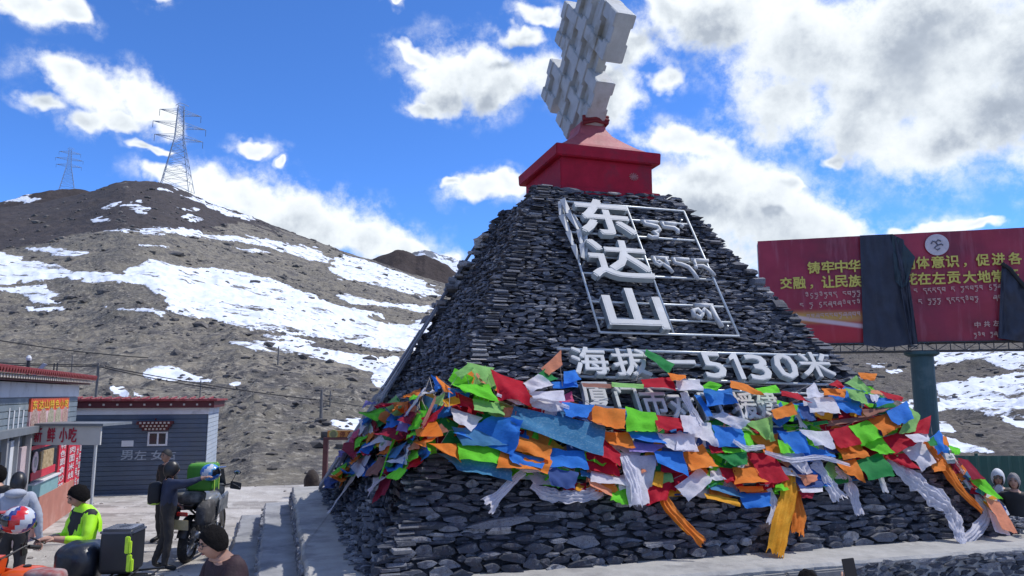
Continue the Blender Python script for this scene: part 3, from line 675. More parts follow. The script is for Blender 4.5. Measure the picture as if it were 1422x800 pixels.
sgn = empty('name_sign', FP(4.4, 3.1, SO), label='big grid frame of white letters naming the pass, high on the monument front', cat='sign')
U0, U1, S0, S1 = 3.22, 5.46, 3.15, 5.80; UM = 4.38
for (q, o_) in (((U0, S0, U0, S1), 0), ((U1, S0, U1, S1), 0), ((UM, S0, UM, S1), 0), ((U0, S0, U1, S0), 0), ((U0, S1, U1, S1), 0)) + tuple(((U0, s, U1, s), -.02) for s in (5.50, 5.12, 4.62, 4.27, 3.72, 3.42)):
    mb = MB(); bar(mb, *q, SO - .04 + o_, .019); mchild(mb.build('frame_bar', galv, None, smooth=True), sgn)
for u in (U0 + .1, UM, U1 - .1):
    for s in (S0 + .2, 4.5, S1 - .2):
        mb = MB(); mb.tube([FP(u, s, -.1), FP(u, s, SO - .05)], .015, 6); mchild(mb.build('standoff', galv), sgn)
letter3d('东', sgn, 3.83, 5.36, .95, .80, SO, .10, .026)
letter3d('达', sgn, 3.83, 4.46, 1.02, .78, SO, .10, .022)
letter3d('山', sgn, 3.80, 3.50, .93, .74, SO, .10, .03)
# Tibetan words as bent channel strokes, one mesh per word
TIB = {  # polylines in a unit box
 'ta': [[(0, 1), (.9, 1)], [(.15, 1), (.15, .82), (.45, .80), (.8, .72), (.86, .55), (.7, .4), (.45, .36), (.62, .2), (.55, .05), (.25, .0), (.05, .12)]],
 'nga': [[(0, 1), (.9, 1)], [(.12, 1), (.12, .75), (.7, .72), (.85, .58), (.8, .42)]],
 'tsheg': [[(.1, .95), (.25, .85)]],
 'ma': [[(0, 1), (.85, 1)], [(.1, 1), (.1, .72), (.25, .60), (.42, .72), (.30, .82), (.12, .74)], [(.42, .72), (.70, .50), (.80, .30)], [(.7, 1), (.7, .6)]],
 'da': [[(0, 1), (.9, 1)], [(.1, 1), (.1, .78), (.4, .74), (.72, .62), (.86, .35), (.95, .0)]],
 'a': [[(0, 1), (.9, 1)], [(.15, 1), (.12, .7), (.5, .72), (.75, .55), (.9, .25)], [(.12, .7), (.05, .55)]],
 'la': [[(.0, .45), (.05, .75), (.25, .80), (.38, .60), (.22, .42), (.08, .52)], [(.38, .62), (.55, .82), (.66, .62), (.62, .42)], [(.2, 1), (.95, 1)], [(.86, 1), (.90, .45), (.97, .05)]],
 'ra': [[(0, 1), (.9, 1)], [(.2, 1), (.22, .8), (.6, .72), (.75, .55), (.45, .4)]],
 'sa': [[(0, 1), (.95, 1)], [(.1, 1), (.1, .6), (.3, .5), (.45, .65), (.25, .78)], [(.8, 1), (.8, .35), (.5, .65)]],
 'u': [[(.2, 1), (.75, 1)], [(.2, .9), (.2, .6), (.7, .55), (.75, .3), (.4, .12), (.15, .25)]],
 'i': [[(.1, 1.05), (.3, 1.25), (.6, 1.2), (.7, 1.02)], [(.1, 1), (.8, 1)], [(.7, 1), (.7, .55), (.3, .6), (.2, .8)]],
}
def tib_word(word, u, s, w, h, off, r, parent, name='tibetan_letter'):
    for k, ch in enumerate(word):
        mb = MB(); cw = w / len(word)
        for pl in TIB[ch]:
            pts = [FP(u + k * cw + x * cw * .98, s - h + y * h, off) for x, y in pl]
            mb.tube(pts, r, 6)
        mchild(mb.build(name, whitep, None, smooth=True), parent)
tib_word(['ta', 'nga', 'tsheg'], 4.52, 5.42, 1.02, .36, SO, .040, sgn)
tib_word(['ma', 'da', 'a'], 4.46, 4.62, 1.05, .42, SO, .034, sgn)
tib_word(['la'], 4.80, 3.68, .42, .42, SO, .040, sgn)
# twisted fallen flashing at the left edge of the frame
for k, (dx, dn) in enumerate(((0, 0), (.10, .05), (.17, .02))):
    mb = MB(); pts = [(3.20 + dx * .2, 5.78), (3.14 + dx, 5.45), (3.18 + dx * 1.6, 5.10), (3.20 + dx * 1.2, 4.80), (3.22 + dx * .5, 4.50)]
    for i in range(4):
        (a, b), (c_, d_) = pts[i], pts[i + 1]
        mb.hexa([FP(a - .035, b, .12 + dn), FP(a + .035, b, .17 + dn), FP(a + .035, b, .18 + dn), FP(a - .035, b, .13 + dn), FP(c_ - .035, d_, .15 + dn), FP(c_ + .035, d_, .12 + dn), FP(c_ + .035, d_, .13 + dn), FP(c_ - .035, d_, .16 + dn)])
    mchild(mb.build('loose_strip', whitep), sgn)

alt = empty('altitude_sign', FP(4.5, 2.3, SO), label='row of white letters giving the altitude, just above the prayer flags', cat='sign')
def row(parent, items, h, depth, bold, S):
    for ch, x, y, wpx in items:
        u, s = on_face(x, y, S); u0, _ = on_face(x - wpx / 2, y, S); u1, _ = on_face(x + wpx / 2, y, S)
        letter3d(ch, parent, u, s, u1 - u0, h, S, depth, bold)
def digit_one(parent, x, y, hpx, S):
    u, s = on_face(x, y, S); mb = MB(); k = .44
    for pl in ([(-.02, .5), (.13, .5), (.13, -.5), (-.04, -.5), (-.04, .28), (-.20, .20), (-.20, .33)],): mb.prism([(a * k, b * k) for a, b in pl], .09, face_mat(u, s, S))
    me = mb.mesh('letter'); me.materials.append(whitep); me.materials.append(whited)
    for q in me.polygons: q.material_index = 0 if abs(PN.dot(q.normal)) > .7 else 1
    mchild(link('letter', me), parent)
digit_one(alt, 1020, 513, 0, SO)
row(alt, [('海', 816, 506, 50), ('拔', 873, 508, 50), ('一', 938, 508, 48), ('5', 987, 512, 30), ('3', 1049, 515, 30), ('0', 1087, 513, 30), ('米', 1128, 511, 44)], .44, .09, .022, SO)
for (x0, y0, x1, y1) in ((774, 484, 1150, 494), (800, 522, 1150, 534), (905, 505, 1140, 512)):
    u0, s0 = on_face(x0, y0, SO - .04); u1, s1 = on_face(x1, y1, SO - .04); mb = MB(); bar(mb, u0, s0, u1, s1, SO - .05, .022); mchild(mb.build('rail', galv, None, smooth=True), alt)
don = empty('donor_sign', FP(3.8, 1.8, SO), label='lowest row of white letters, half buried under prayer flags', cat='sign')
row(don, [('厦', 825, 555, 40), ('门', 868, 560, 32), ('市', 905, 563, 36), ('对', 944, 567, 36), ('口', 984, 569, 28), ('援', 1031, 568, 32), ('建', 1062, 566, 32)], .42, .09, .02, SO - .02)
for (x0, y0, x1, y1) in ((800, 536, 1150, 548), (806, 585, 1120, 594)):
    u0, s0 = on_face(x0, y0, SO - .06); u1, s1 = on_face(x1, y1, SO - .06); mb = MB(); bar(mb, u0, s0, u1, s1, SO - .06, .022); mchild(mb.build('rail', galv, None, smooth=True), don)

# ------------------------------------------------------------------ billboard on a steel post
BY = 27.0
bbx = lambda x, y: gY(x, y, 0)
pb = gz(1290, 640, .0)
# panel plane from its two top corners, 4.6 m tall
tl = ray(1052, 335) * 24.0 + EYE; 
def solve_w(x, ztop):                      # distance along the pixel ray where the height is ztop
    pass
ZTOP = None
# the top edge falls to the left in the picture, so the left end is farther away
BL0 = EYE + ray(1052, 335) * (4.75 / (ray(1052, 335).z)) ; BR0 = EYE + ray(1421, 316) * (4.75 / (ray(1421, 316).z))
BX = Vector((BR0.x - BL0.x, BR0.y - BL0.y, 0)); BW = BX.length; BX.normalize(); BN = Vector((BX.y, -BX.x, 0)); BT = BL0.z
hb = BT - (EYE + ray(1190, 476) * (((BL0 - EYE).dot(BN)) / ray(1190, 476).dot(BN))).z
def BP(u, z, off=0.0): return Vector((BL0.x, BL0.y, 0)) + BX * u + UP * z + BN * off
def on_bb(x, y, off=.02):
    p = gpl(x, y, BN, BL0 + BN * off); return (p - BL0).dot(BX), p.z
Z1 = BT; Z0 = BT - hb; BW2 = BW + .8
bb = empty('billboard', BP(BW * .65, 0), label='big red billboard with yellow slogan and torn dark cloth, right of the monument', cat='billboard')
m = bpy.data.materials.new('billboard_print'); m.use_nodes = True; T = NT(m.node_tree); T.n.clear()
uvn = T.add('ShaderNodeAttribute', attribute_name='bb_u').outputs['Fac']; vvn = T.add('ShaderNodeAttribute', attribute_name='bb_v').outputs['Fac']
pv = T.add('ShaderNodeCombineXYZ', ins={0: T.math('MULTIPLY', uvn, 2.4), 1: vvn, 2: 0.0}).outputs[0]
n1 = T.noise(pv, 1.7, 4, .55); n2 = T.noise(T.add('ShaderNodeMapping', ins={0: pv, 3: (7, .8, 1)}).outputs[0], 2.0, 4, .6)
c = T.ramp(n1, [(.3, (.15, .014, .028)), (.5, (.29, .018, .040)), (.7, (.42, .036, .065))])
c = T.mix(T.math('MULTIPLY', T.mapr(n2, .52, .7), .35), c, (.40, .13, .17))
lowred = T.math('MULTIPLY', T.mapr(vvn, .42, .05), T.mapr(uvn, .62, .30))
c = T.mix(T.math('MULTIPLY', lowred, .7), c, (.50, .018, .022))
dy = T.math('SUBTRACT', vvn, T.math('MULTIPLY_ADD', uvn, -.05, .255)); gl = T.mapr(T.math('ABSOLUTE', dy), .085, .0)
c = T.mix(T.math('MULTIPLY', T.math('MULTIPLY', gl, T.mapr(uvn, .46, .28)), .8), c, (.62, .42, .08))
dy2 = T.math('SUBTRACT', vvn, T.math('SUBTRACT', .30, T.math('MULTIPLY', uvn, .42))); wl = T.mapr(T.math('ABSOLUTE', dy2), .03, .008)
c = T.mix(T.math('MULTIPLY', T.math('MULTIPLY', wl, T.mapr(uvn, .46, .36)), .85), c, (.66, .52, .55))
bs = T.add('ShaderNodeBsdfPrincipled', ins={'Base Color': c, 'Roughness': .38, 'Specular IOR Level': .45})
bp = T.add('ShaderNodeBump', ins={'Strength': .25, 'Distance': .03, 'Height': n2}); T.l.new(bp.outputs[0], bs.inputs['Normal']); T.add('ShaderNodeOutputMaterial', ins={0: bs.outputs[0]})
nu, nv = 90, 30; vs = []; uu = []; v_ = []
for j in range(nv + 1):
    for i in range(nu + 1):
        a, b = i / nu, j / nv; w = .025 * mnoise.noise(Vector((a * 9, b * 3, 1))) + .02 * mnoise.noise(Vector((a * 26, b * 4, 3)))
        vs.append(BP(a * BW2, Z0 + b * hb, .0 + w)); uu.append(a); v_.append(b)
mb = MB(); mb.add(vs, [(j * (nu + 1) + i, j * (nu + 1) + i + 1, (j + 1) * (nu + 1) + i + 1, (j + 1) * (nu + 1) + i) for j in range(nv) for i in range(nu)])
me = mb.mesh('printed_sheet'); fattr(me, 'bb_u', uu); fattr(me, 'bb_v', v_); mchild(link('printed_sheet', me, m, None, True), bb)
steel = mat('dark_steel', (.045, .05, .058), .55, .25, 12, metal=.2)
mb = MB(); M_ = frame_mat(BP(BW2 / 2, (Z0 + Z1) / 2, -.35), BX, BN, UP); 
mb.box((0, 0, 0), (BW2 - .02, .55, hb - .02)); me = mb.mesh('box_frame'); me.transform(M_); mchild(link('box_frame', me, mat('pale_frame', (.30, .32, .34), .6)), bb)
zt = Z0 - .27
for k, (u0, z0, u1, z1) in enumerate([(0, zt, BW2, zt), (0, Z0 - .02, BW2, Z0 - .02)]):
    for off in (.05, -.6):
        mb = MB(); mb.tube([BP(u0, z0, off), BP(u1, z1, off)], .022, 6); mchild(mb.build('truss_chord', steel), bb)
nb = 22
for k in range(nb + 1):
    u = BW2 * k / nb
    mb = MB(); mb.tube([BP(u, zt, .05), BP(u, Z0 - .02, .05)], .014, 5); mb.tube([BP(u, zt, .05), BP(u, zt, -.6)], .014, 5)
    if k < nb: mb.tube([BP(u, zt, .05), BP(u + BW2 / nb, Z0 - .02, .05)] if k % 2 else [BP(u, Z0 - .02, .05), BP(u + BW2 / nb, zt, .05)], .011, 5)
    mchild(mb.build('truss_bay', steel), bb)
yel = mat('yellow_print', (.60, .52, .10), .5, .1, 6); pal = mat('pale_print', (.52, .35, .30), .5, .1, 6)
def bbchar(ch, x, y, hpx, mt, off=.035, bold=.025, k=.96):
    u, z = on_bb(x, y, off); _, za = on_bb(x, y - hpx / 2, off); _, zb_ = on_bb(x, y + hpx / 2, off); h = za - zb_
    mb = MB(); glyph_fit(mb, ch, frame_mat(BP(u, z, off + .03), BX, UP, BN), h * k, h, 0, bold); mchild(mb.build('print_character', mt), bb)
line1 = '铸牢中华民族共同体意识，促进各民族'; 
xs1 = [1130, 1149.5, 1168, 1186.5, 1206, 1224, 1243, 1261, 1281, 1302, 1322, 1340, 1364, 1386, 1409]
for i, x in enumerate(xs1):
    ch = line1[i]; y = 372 - (x - 1130) / 280 * 13
    if ch == '，': bbchar('，', x, y + 6, 6, yel, k=.7); continue
    bbchar(ch, x, y, 17, yel)
line2 = '交融，让民族团结之花在左贡大地常开'
xs2 = [1091.5, 1110, 1127, 1149.5, 1168, 1187, 1206, 1226, 1246, 1264.5, 1283, 1303, 1324, 1346, 1366, 1386, 1405]
for i, x in enumerate(xs2):
    ch = line2[i]; y = 393.5 - (x - 1091) / 300 * 10
    if ch == '，': bbchar('，', x, y + 6, 6, yel, k=.7); continue
    bbchar(ch, x, y, 17 if x > 1100 else 16, yel)
rt_ = random.Random(11); keys = ['nga', 'ma', 'da', 'a', 'la', 'ra', 'sa', 'u', 'i', 'ta']
def tib_line(x0, y0, x1, y1, hpx, mt, step=6.2):
    n = int(abs(x1 - x0) / step); mb = MB()
    for k in range(n):
        x = x0 + (x1 - x0) * k / n; y = y0 + (y1 - y0) * k / n
        if rt_.random() < .14: continue
        u, z = on_bb(x, y, .05); u2, _ = on_bb(x + step, y, .05); _, z2 = on_bb(x, y + hpx, .05); cw = u2 - u; h = z - z2
        for pl in TIB[rt_.choice(keys)]:
            pts = [BP(u + a * cw * .85, z - h + b * h, .07) for a, b in pl]
            for i in range(len(pts) - 1):
                d = (pts[i + 1] - pts[i]); 
                if d.length < 1e-4: continue
                nrm = d.normalized().cross(BN) * .011; mb.add([pts[i] - nrm, pts[i] + nrm, pts[i + 1] + nrm, pts[i + 1] - nrm], [(0, 1, 2, 3)])
    mchild(mb.build('tibetan_line', mt, kind='stuff'), bb)
for q in ((1118, 408, 1196, 404, 8), (1104, 422, 1196, 417, 8), (1120, 437, 1196, 433, 8), (1262, 402, 1392, 395, 8), (1262, 417, 1392, 410, 8)): tib_line(*q, pal)
for i, ch in enumerate('中共左'): bbchar(ch, 1357 + i * 13, 451 - i, 8, pal)
tib_line(1352, 463, 1386, 461, 7, pal, 5)
# round emblem: white disc with a dark sickle-like stroke motif
u, z = on_bb(1301, 340, .05); mb = MB(); r = .098 * hb
mb.lathe([(r, 0), (r, .02)], frame_mat(BP(u, z, .045), BX, UP, BN), 32); mchild(mb.build('emblem_disc', mat('disc_white', (.55, .50, .53), .5)), bb)
mb = MB(); 
for pl in ([(-.5, .1), (-.35, .35), (-.05, .25), (.1, .45), (.35, .30)], [(-.1, .25), (.05, -.05), (-.25, -.3), (0, -.5), (.2, -.35)], [(.05, -.05), (.35, .05), (.5, -.1)]):
    mb.tube([BP(u + a * r, z + b * r, .075) for a, b in pl], r * .07, 5)
mchild(mb.build('emblem_motif', mat('motif_grey', (.13, .13, .17), .6)), bb)
# post with its cap
u, z = on_bb(1284, 500, 0); pc = BP(u, 0, -.28); mb = MB(); postm = mat('green_steel_post', (.028, .075, .085), .5, .2, 2.5, dirt=(.06, .11, .12), dscale=1.5)
rp = (on_bb(1300, 500)[0] - on_bb(1267, 500)[0]) / 2
mb.lathe([(rp, -.2), (rp, Z0 - .32)], Matrix.Translation(pc), 24); o = mchild(mb.build('post', postm, smooth=False), bb)
mb = MB(); mb.lathe([(rp * 1.15, Z0 - .42), (rp * 1.5, Z0 - .36), (rp * 1.5, Z0 - .28)], Matrix.Translation(pc), 24); mchild(mb.build('post_cap', postm), bb)
# dark cloth that has come loose over the print
clo = mat('navy_tarpaulin', (.022, .028, .048), .55, .3, 3, bump=.4, bscale=5)
def cloth_px(poly_top, poly_bot, n, m_, seed, amp=.05, off=.12, fn=None):
    """a hanging sheet between two outlines given as pixel polylines, top to bottom"""
    def lerp(pl, t):
        t *= len(pl) - 1; i = min(int(t), len(pl) - 2); f = t - i; return (pl[i][0] * (1 - f) + pl[i + 1][0] * f, pl[i][1] * (1 - f) + pl[i + 1][1] * f)
    vs = []
    for j in range(m_ + 1):
        for i in range(n + 1):
            a = lerp(poly_top, i / n); b = lerp(poly_bot, i / n); t = j / m_; x = a[0] * (1 - t) + b[0] * t; y = a[1] * (1 - t) + b[1] * t
            w = off + amp * (mnoise.noise(Vector((i / n * 5 + seed, t * 2.2, 0))) + .6 * mnoise.noise(Vector((i / n * 11, t * 5 + seed, 3)))) * 1.6
            u, z = on_bb(x, y, w); vs.append(BP(u, z, w))
    return vs, [(j * (n + 1) + i, j * (n + 1) + i + 1, (j + 1) * (n + 1) + i + 1, (j + 1) * (n + 1) + i) for j in range(m_) for i in range(n)]
for tp, bt, sd, off in (([(1194, 327), (1215, 326), (1240, 325)], [(1199, 479), (1230, 483), (1268, 478)], 1, .14), ([(1238, 325), (1255, 333)], [(1264, 479), (1275, 478)], 4, .2),):
    vs, fs = cloth_px(tp, bt, 16, 40, sd, .06, off); mb = MB(); mb.add(vs, fs); o = mb.build('torn_cloth', clo, smooth=True); mchild(o, bb)
mb = MB()
for tp, bt in (([(1238, 325), (1252, 335), (1271, 357)], [(1243, 390), (1252, 400), (1259, 396)]),):
    vs, fs = cloth_px(tp, bt, 14, 14, 8, .06, .22); mb.add(vs, fs)
mchild(mb.build('torn_cloth', mat('navy_tarpaulin_back', (.018, .04, .055), .6), smooth=True), bb)
vs, fs = cloth_px([(1391, 366), (1400, 372), (1421, 396), (1440, 410)], [(1386, 470), (1396, 471), (1421, 475), (1440, 474)], 18, 26, 12, .07, .16); mb = MB(); mb.add(vs, fs); mchild(mb.build('torn_cloth', clo, smooth=True), bb)
mb = MB(); mb.tube([BP(*on_bb(x, y, .2), .2) for x, y in ((1391, 366), (1402, 373), (1414, 388), (1425, 400))], .06, 8); mchild(mb.build('rolled_edge', mat('black_cloth', (.012, .013, .016), .7)), bb)
# ------------------------------------------------------------------ snack shop at the left edge
WD = Vector((-math.sin(R(20)), math.cos(R(20)), 0)); WN = Vector((WD.y, -WD.x, 0)); W0 = gz(100, 707)
def WP(s, z, off=0.0): return W0 + WD * s + UP * z + WN * off
def on_w(x, y, off=0.0):
    p = gpl(x, y, WN, W0 + WN * off); return (p - W0).dot(WD), p.z
shop = empty('snack_shop', W0, label='small snack shop with red tiled eave and pink posters at the left edge', cat='shop')
def wbox(name, s0, s1, z0, z1, o0, o1, m, par=shop, bevel=0):
    mb = MB(); mb.hexa([WP(s0, z0, o0), WP(s0, z0, o1), WP(s1, z0, o1), WP(s1, z0, o0), WP(s0, z1, o0), WP(s0, z1, o1), WP(s1, z1, o1), WP(s1, z1, o0)]); 
    o = mb.build(name, m, None, bevel=bevel)
    root = par
    return mchild(o, par)
sE, _ = on_w(104, 600); zR = 2.98
siding_b = mat('grey_blue_siding', (.16, .20, .23), .6, .15, 3, dirt=(.28, .32, .33), dscale=1.2)
whitew = mat('white_wall', (.62, .64, .66), .7, .08, 3, dirt=(.45, .46, .47), dscale=2)
orangew = mat('faded_orange_wall', (.42, .17, .12), .7, .12, 2.5, dirt=(.50, .25, .19), dscale=1.4)
tealw = mat('teal_panel', (.20, .36, .37), .6, .1, 4)
pinkr = mat('red_poster', (.58, .035, .06), .5, .15, 5); redt = mat('dark_red_ink', (.30, .012, .02), .6); 
wbox('wall', -8.5, sE, 0, 2.0, -3.5, -.05, siding_b)
wbox('upper_wall', -8.5, sE, 2.0, 2.62, -3.5, -.04, mat('wall_backing', (.10, .13, .15), .7))
for k in range(5): wbox('siding_board', -8.5, sE, 2.06 + k * .112, 2.06 + k * .112 + .100, -.04, .0 + .004 * (k % 2), siding_b)
wbox('white_band', -8.5, sE + .03, 2.62, 2.88, -3.52, .012, whitew)
tile_r = mat('red_tile', (.24, .035, .035), .6, .2, 8, dirt=(.34, .13, .11), dscale=3)
darkr = mat('dark_red_wood', (.085, .012, .014), .6, .2, 8)
wbox('fascia', -8.6, sE + .22, 2.90, 3.00, -3.7, .20, darkr)
eave = empty('eave', (0, 0, 0)); eave.parent = shop; eave.location = (0, 0, 0)
mb = MB(); mb.hexa([WP(-8.6, 3.0, .30), WP(sE + .34, 3.0, .30), WP(sE + .30, 3.13, -.25), WP(-8.6, 3.13, -.25), WP(-8.6, 3.045, .30), WP(sE + .34, 3.045, .30), WP(sE + .30, 3.18, -.25), WP(-8.6, 3.18, -.25)]); mchild(mb.build('eave_board', tile_r), shop)
bpy.data.objects.remove(eave)
me_raf = None; me_tile = None
mbx = MB(); mbx.box((0, 0, 0), (.075, .30, .055)); raf_me = mbx.mesh('rafter_end'); raf_me.materials.append(mat('cream_paint', (.50, .44, .38), .7))
til = MB(); til.lathe([(.045, -.3), (.045, .3)], frame_mat((0, 0, 0), (1, 0, 0), (0, 0, 1), (0, 1, 0)), 8); til_me = til.mesh('roof_tile'); til_me.materials.append(tile_r)
k = 0; s = -8.0
while s < sE + .2:
    o = link('rafter_end', raf_me); o.matrix_world = frame_mat(WP(s, 2.955, .12), WD, WN, UP); o.parent = shop; o.matrix_parent_inverse = Matrix.Translation(-Vector(shop.location))
    o = link('roof_tile', til_me); o.matrix_world = frame_mat(WP(s + .07, 3.10, .03), WD, (WN - UP * .24).normalized(), UP); o.parent = shop; o.matrix_parent_inverse = Matrix.Translation(-Vector(shop.location))
    s += .155
# lower front: door, window with posters, teal panel, orange plinth
def wquad(name, x0, y0, x1, y1, off, m, th=.02):     # a thin board on the shop wall between two picture columns
    s0, za = on_w(x0, y0, off); s1, _ = on_w(x1, y0, off); _, zb = on_w(x0, y1, off)
    return wbox(name, s0, s1, min(za, zb), max(za, zb), off - th, off, m), (s0, s1, min(za, zb), max(za, zb))
s38, _ = on_w(38, 700); s76, _ = on_w(76, 680); s113, _ = on_w(100, 650)
wbox('plinth', s38 - .05, sE - .01, -.02, .72, -.05, .06, orangew)
wbox('teal_board', s38, s76, .72, 1.00, -.05, .05, tealw)
wbox('sill', s38, s76 + .02, 1.0, 1.03, -.05, .09, whitew)
glassd = mat('shop_glass', (.03, .035, .04), .12, .1, 3, spec=.7)
wbox('window', s38 + .02, s76, 1.03, 1.85, -.05, .01, glassd)
def glyphs_w(text, s0, s1, z, h, off, m, name='print_character', vertical=False, z0=None):
    n = len(text)
    for i, ch in enumerate(text):
        mb = MB()
        if vertical: p = WP((s0 + s1) / 2, z0 + (z - z0) * (n - i - .5) / n, off); w_, h_ = (s1 - s0) * .8, (z - z0) / n * .82
        else: p = WP(s0 + (s1 - s0) * (i + .5) / n, z, off); w_, h_ = (s1 - s0) / n * .82, h
        glyph_fit(mb, ch, frame_mat(p, WD, UP, WN), w_, h_, 0, .02); mchild(mb.build(name, m), shop)
whiteink = mat('white_ink', (.68, .62, .62), .6)
# round white plate poster, yellow dish photo, red strips
sa, za = on_w(49, 642, .03); mb = MB(); mb.lathe([(.20, 0), (.20, .015)], frame_mat(WP(sa, za, .02), WD, UP, WN), 24); mchild(mb.build('round_poster', mat('pale_pink_print', (.66, .52, .55), .6)), shop)
mb = MB(); mb.lathe([(.10, 0), (.10, .006)], frame_mat(WP(sa, za, .036), WD, UP, WN), 20); mchild(mb.build('dish_print', mat('dish_grey', (.36, .33, .33), .6, .4, 25)), shop)
wquad('food_poster', 58, 627, 75, 657, .03, mat('food_print', (.50, .30, .08), .5, .6, 14, alt=(.62, .50, .30)))
wquad('red_trim', 44, 657, 76, 668, .032, pinkr); wquad('red_header', 42, 621, 80, 626, .033, pinkr)
s0, s1 = on_w(78, 650)[0], on_w(88, 650)[0]; wbox('menu_strip', s0, s1, .55, 1.72, 0, .03, pinkr); glyphs_w('特色面食炒菜', s0 + .04, s1 - .04, 1.66, 0, .036, whiteink, vertical=True, z0=.62)
s0, s1 = on_w(91, 650)[0], on_w(101, 650)[0]; wbox('menu_strip', s0, s1, .30, 1.74, 0, .03, pinkr); glyphs_w('牛肉面米线水饺', s0 + .03, s1 - .03, 1.7, 0, .036, whiteink, vertical=True, z0=.38)
s0, s1 = s1 + .03, sE + .9; s1 = s0 + .62; wbox('menu_board', s0, s1, .16, 1.76, 0, .03, pinkr); 
for c2 in range(2): glyphs_w('酥油茶甜茶奶茶' if c2 else '热水充电住宿', s0 + .03 + c2 * .3, s0 + .31 + c2 * .3, 1.7, 0, .036, whiteink, vertical=True, z0=.3)
# door bay on the left, metal posts
for (x, wd) in ((9, .09), (24, .06), (41, .10)):
    s, _ = on_w(x, 640, .08); wbox('door_post', s - wd / 2, s + wd / 2, 0, 1.98, 0, .08, mat('brushed_grey', (.30, .31, .32), .5, .1, 5))
s0, s1 = on_w(26, 640)[0], on_w(35, 640)[0]; wbox('door', s0, s1, .05, 1.75, -.02, .03, mat('pale_door', (.52, .42, .44), .6)); 
s0, s1 = on_w(-30, 640)[0], on_w(7, 640)[0]; wbox('doorway', s0, s1, 0, 1.75, -.02, .012, mat('interior_shade', (.012, .013, .016), .8))  # doorway is a near-black panel, the shade inside given as colour
s0, s1 = on_w(11, 640)[0], on_w(21, 640)[0]; wbox('white_panel', s0, s1, 0, 1.9, -.02, .02, whitew)
wbox('ledge_beam', -8.5, s38 + .1, 1.98, 2.10, -.05, .14, mat('grey_sheet', (.17, .19, .21), .5, .1, 4))
# orange banner above: yellow characters over a row of dish pictures
s0, z1 = on_w(46, 541, .05); s1, _ = on_w(98, 541, .05); z0 = 2.02; zm = 2.36; z1 = 2.60
wbox('banner', s0, s1, zm, z1, .004, .04, mat('orange_banner', (.62, .09, .03), .5, .1, 4)); glyphs_w('东达山特色小吃', s0 + .05, s1 - .05, (zm + z1) / 2, .17, .046, mat('yellow_ink', (.78, .52, .04), .5))
wbox('picture_strip', s0, s1, z0, zm, .004, .038, mat('pink_print', (.52, .20, .22), .5, .2, 6, alt=(.66, .50, .50)))
for k, cr in enumerate(((.30, .03, .04), (.42, .10, .05), (.16, .26, .08), (.20, .28, .10), (.40, .05, .04))):
    mb = MB(); mb.lathe([((s1 - s0) / 12.5, 0), ((s1 - s0) / 12.5, .006)], frame_mat(WP(s0 + (s1 - s0) * (k + .5) / 5, (z0 + zm) / 2, .039), WD, UP * .9, WN), 14); mchild(mb.build('dish_print', mat('dish_%s' % ('red', 'brown', 'green', 'olive', 'crimson')[k], cr, .5, .5, 30, alt=(.6, .5, .4))), shop)
s0b, s1b = on_w(12, 560)[0], on_w(38, 560)[0]
for k in range(4): wbox('lettering', s0b + (s1b - s0b) * k / 4 + .03, s0b + (s1b - s0b) * k / 4 + .09, 2.1, 2.45 - .05 * (k % 2), .004, .012, whitew)
# porch end: white board with red characters, roof, pipe post
PD = 13.9; pl = gY(44, 600, PD); pr = gY(140, 600, PD); PXv = Vector((1, 0, 0)); PNv = Vector((0, -1, 0))
zt_, zb_ = gY(90, 592, PD).z, gY(90, 618, PD).z
def pbox(name, x0, x1, y0, y1, z0, z1, m, bevel=0):
    mb = MB(); mb.bbox(x0, x1, y0, y1, z0, z1); return mchild(mb.build(name, m, bevel=bevel), shop)
pbox('porch_board', pl.x, pr.x, PD, PD + .04, zb_, zt_, mat('porch_white', (.55, .55, .53), .6, .06, 3))
pbox('porch_roof_edge', pl.x - .1, pr.x + .06, PD - .05, PD + 1.0, zt_ + .003, zt_ + .05, mat('grey_sheet', (.17, .19, .21)))
for i, ch in enumerate('新鲜小吃'):
    p = gY((53, 71, 88, 101)[i], 604, PD - .01); mb = MB(); glyph_fit(mb, ch, frame_mat(p, PXv, UP, PNv), .15, .27, 0, .02); mchild(mb.build('print_character', mat('crimson_ink', (.42, .03, .06), .6)), shop)
mb = MB(); mb.tube([(pr.x - .1, PD + .05, 0), (pr.x - .1, PD + .05, zb_ + .1)], .028, 8); mchild(mb.build('porch_post', mat('white_pipe', (.55, .57, .58), .4, .05)), shop)
p = gY(57, 640, PD); 
# things standing on the shop roof
dk_ = mat('black_metal', (.02, .02, .022), .5)
def roof_pt(x, off=-.9): s, _ = on_w(x, 520, off); return WP(s, 3.1, off)
p = roof_pt(38); lamp = empty('roof_lamp', p, label='black post lamp standing on the shop roof', cat='lamp')
mb = MB(); mb.tube([p, p + UP * .32], .035, 8); mchild(mb.build('post', dk_), lamp)
mb = MB(); mb.lathe([(.05, 0), (.06, .05), (.03, .11), (.005, .12)], Matrix.Translation(p + UP * .32), 10); mchild(mb.build('lamp_shade', whitew), lamp)
p = roof_pt(76); fl = empty('roof_flue', p, label='pair of thin black flue pipes on the shop roof', cat='flue')
for d in (-.035, .045):
    mb = MB(); mb.tube([p + Vector((d, 0, 0)), p + Vector((d, 0, .36))], .017, 8); mchild(mb.build('pipe', dk_), fl)
p = roof_pt(52); mb = MB(); mb.hexa([p + Vector(q) for q in ((-.12, 0, 0), (-.04, 0, .0), (-.04, .03, 0), (-.12, .03, 0), (.10, 0, .30), (.20, 0, .27), (.20, .03, .27), (.10, .03, .30))]); mb.hexa([p + Vector(q) for q in ((.02, 0, .14), (.07, 0, .16), (.07, .03, .16), (.02, .03, .14), (.10, 0, .0), (.15, 0, .0), (.15, .03, .0), (.10, .03, .0))])
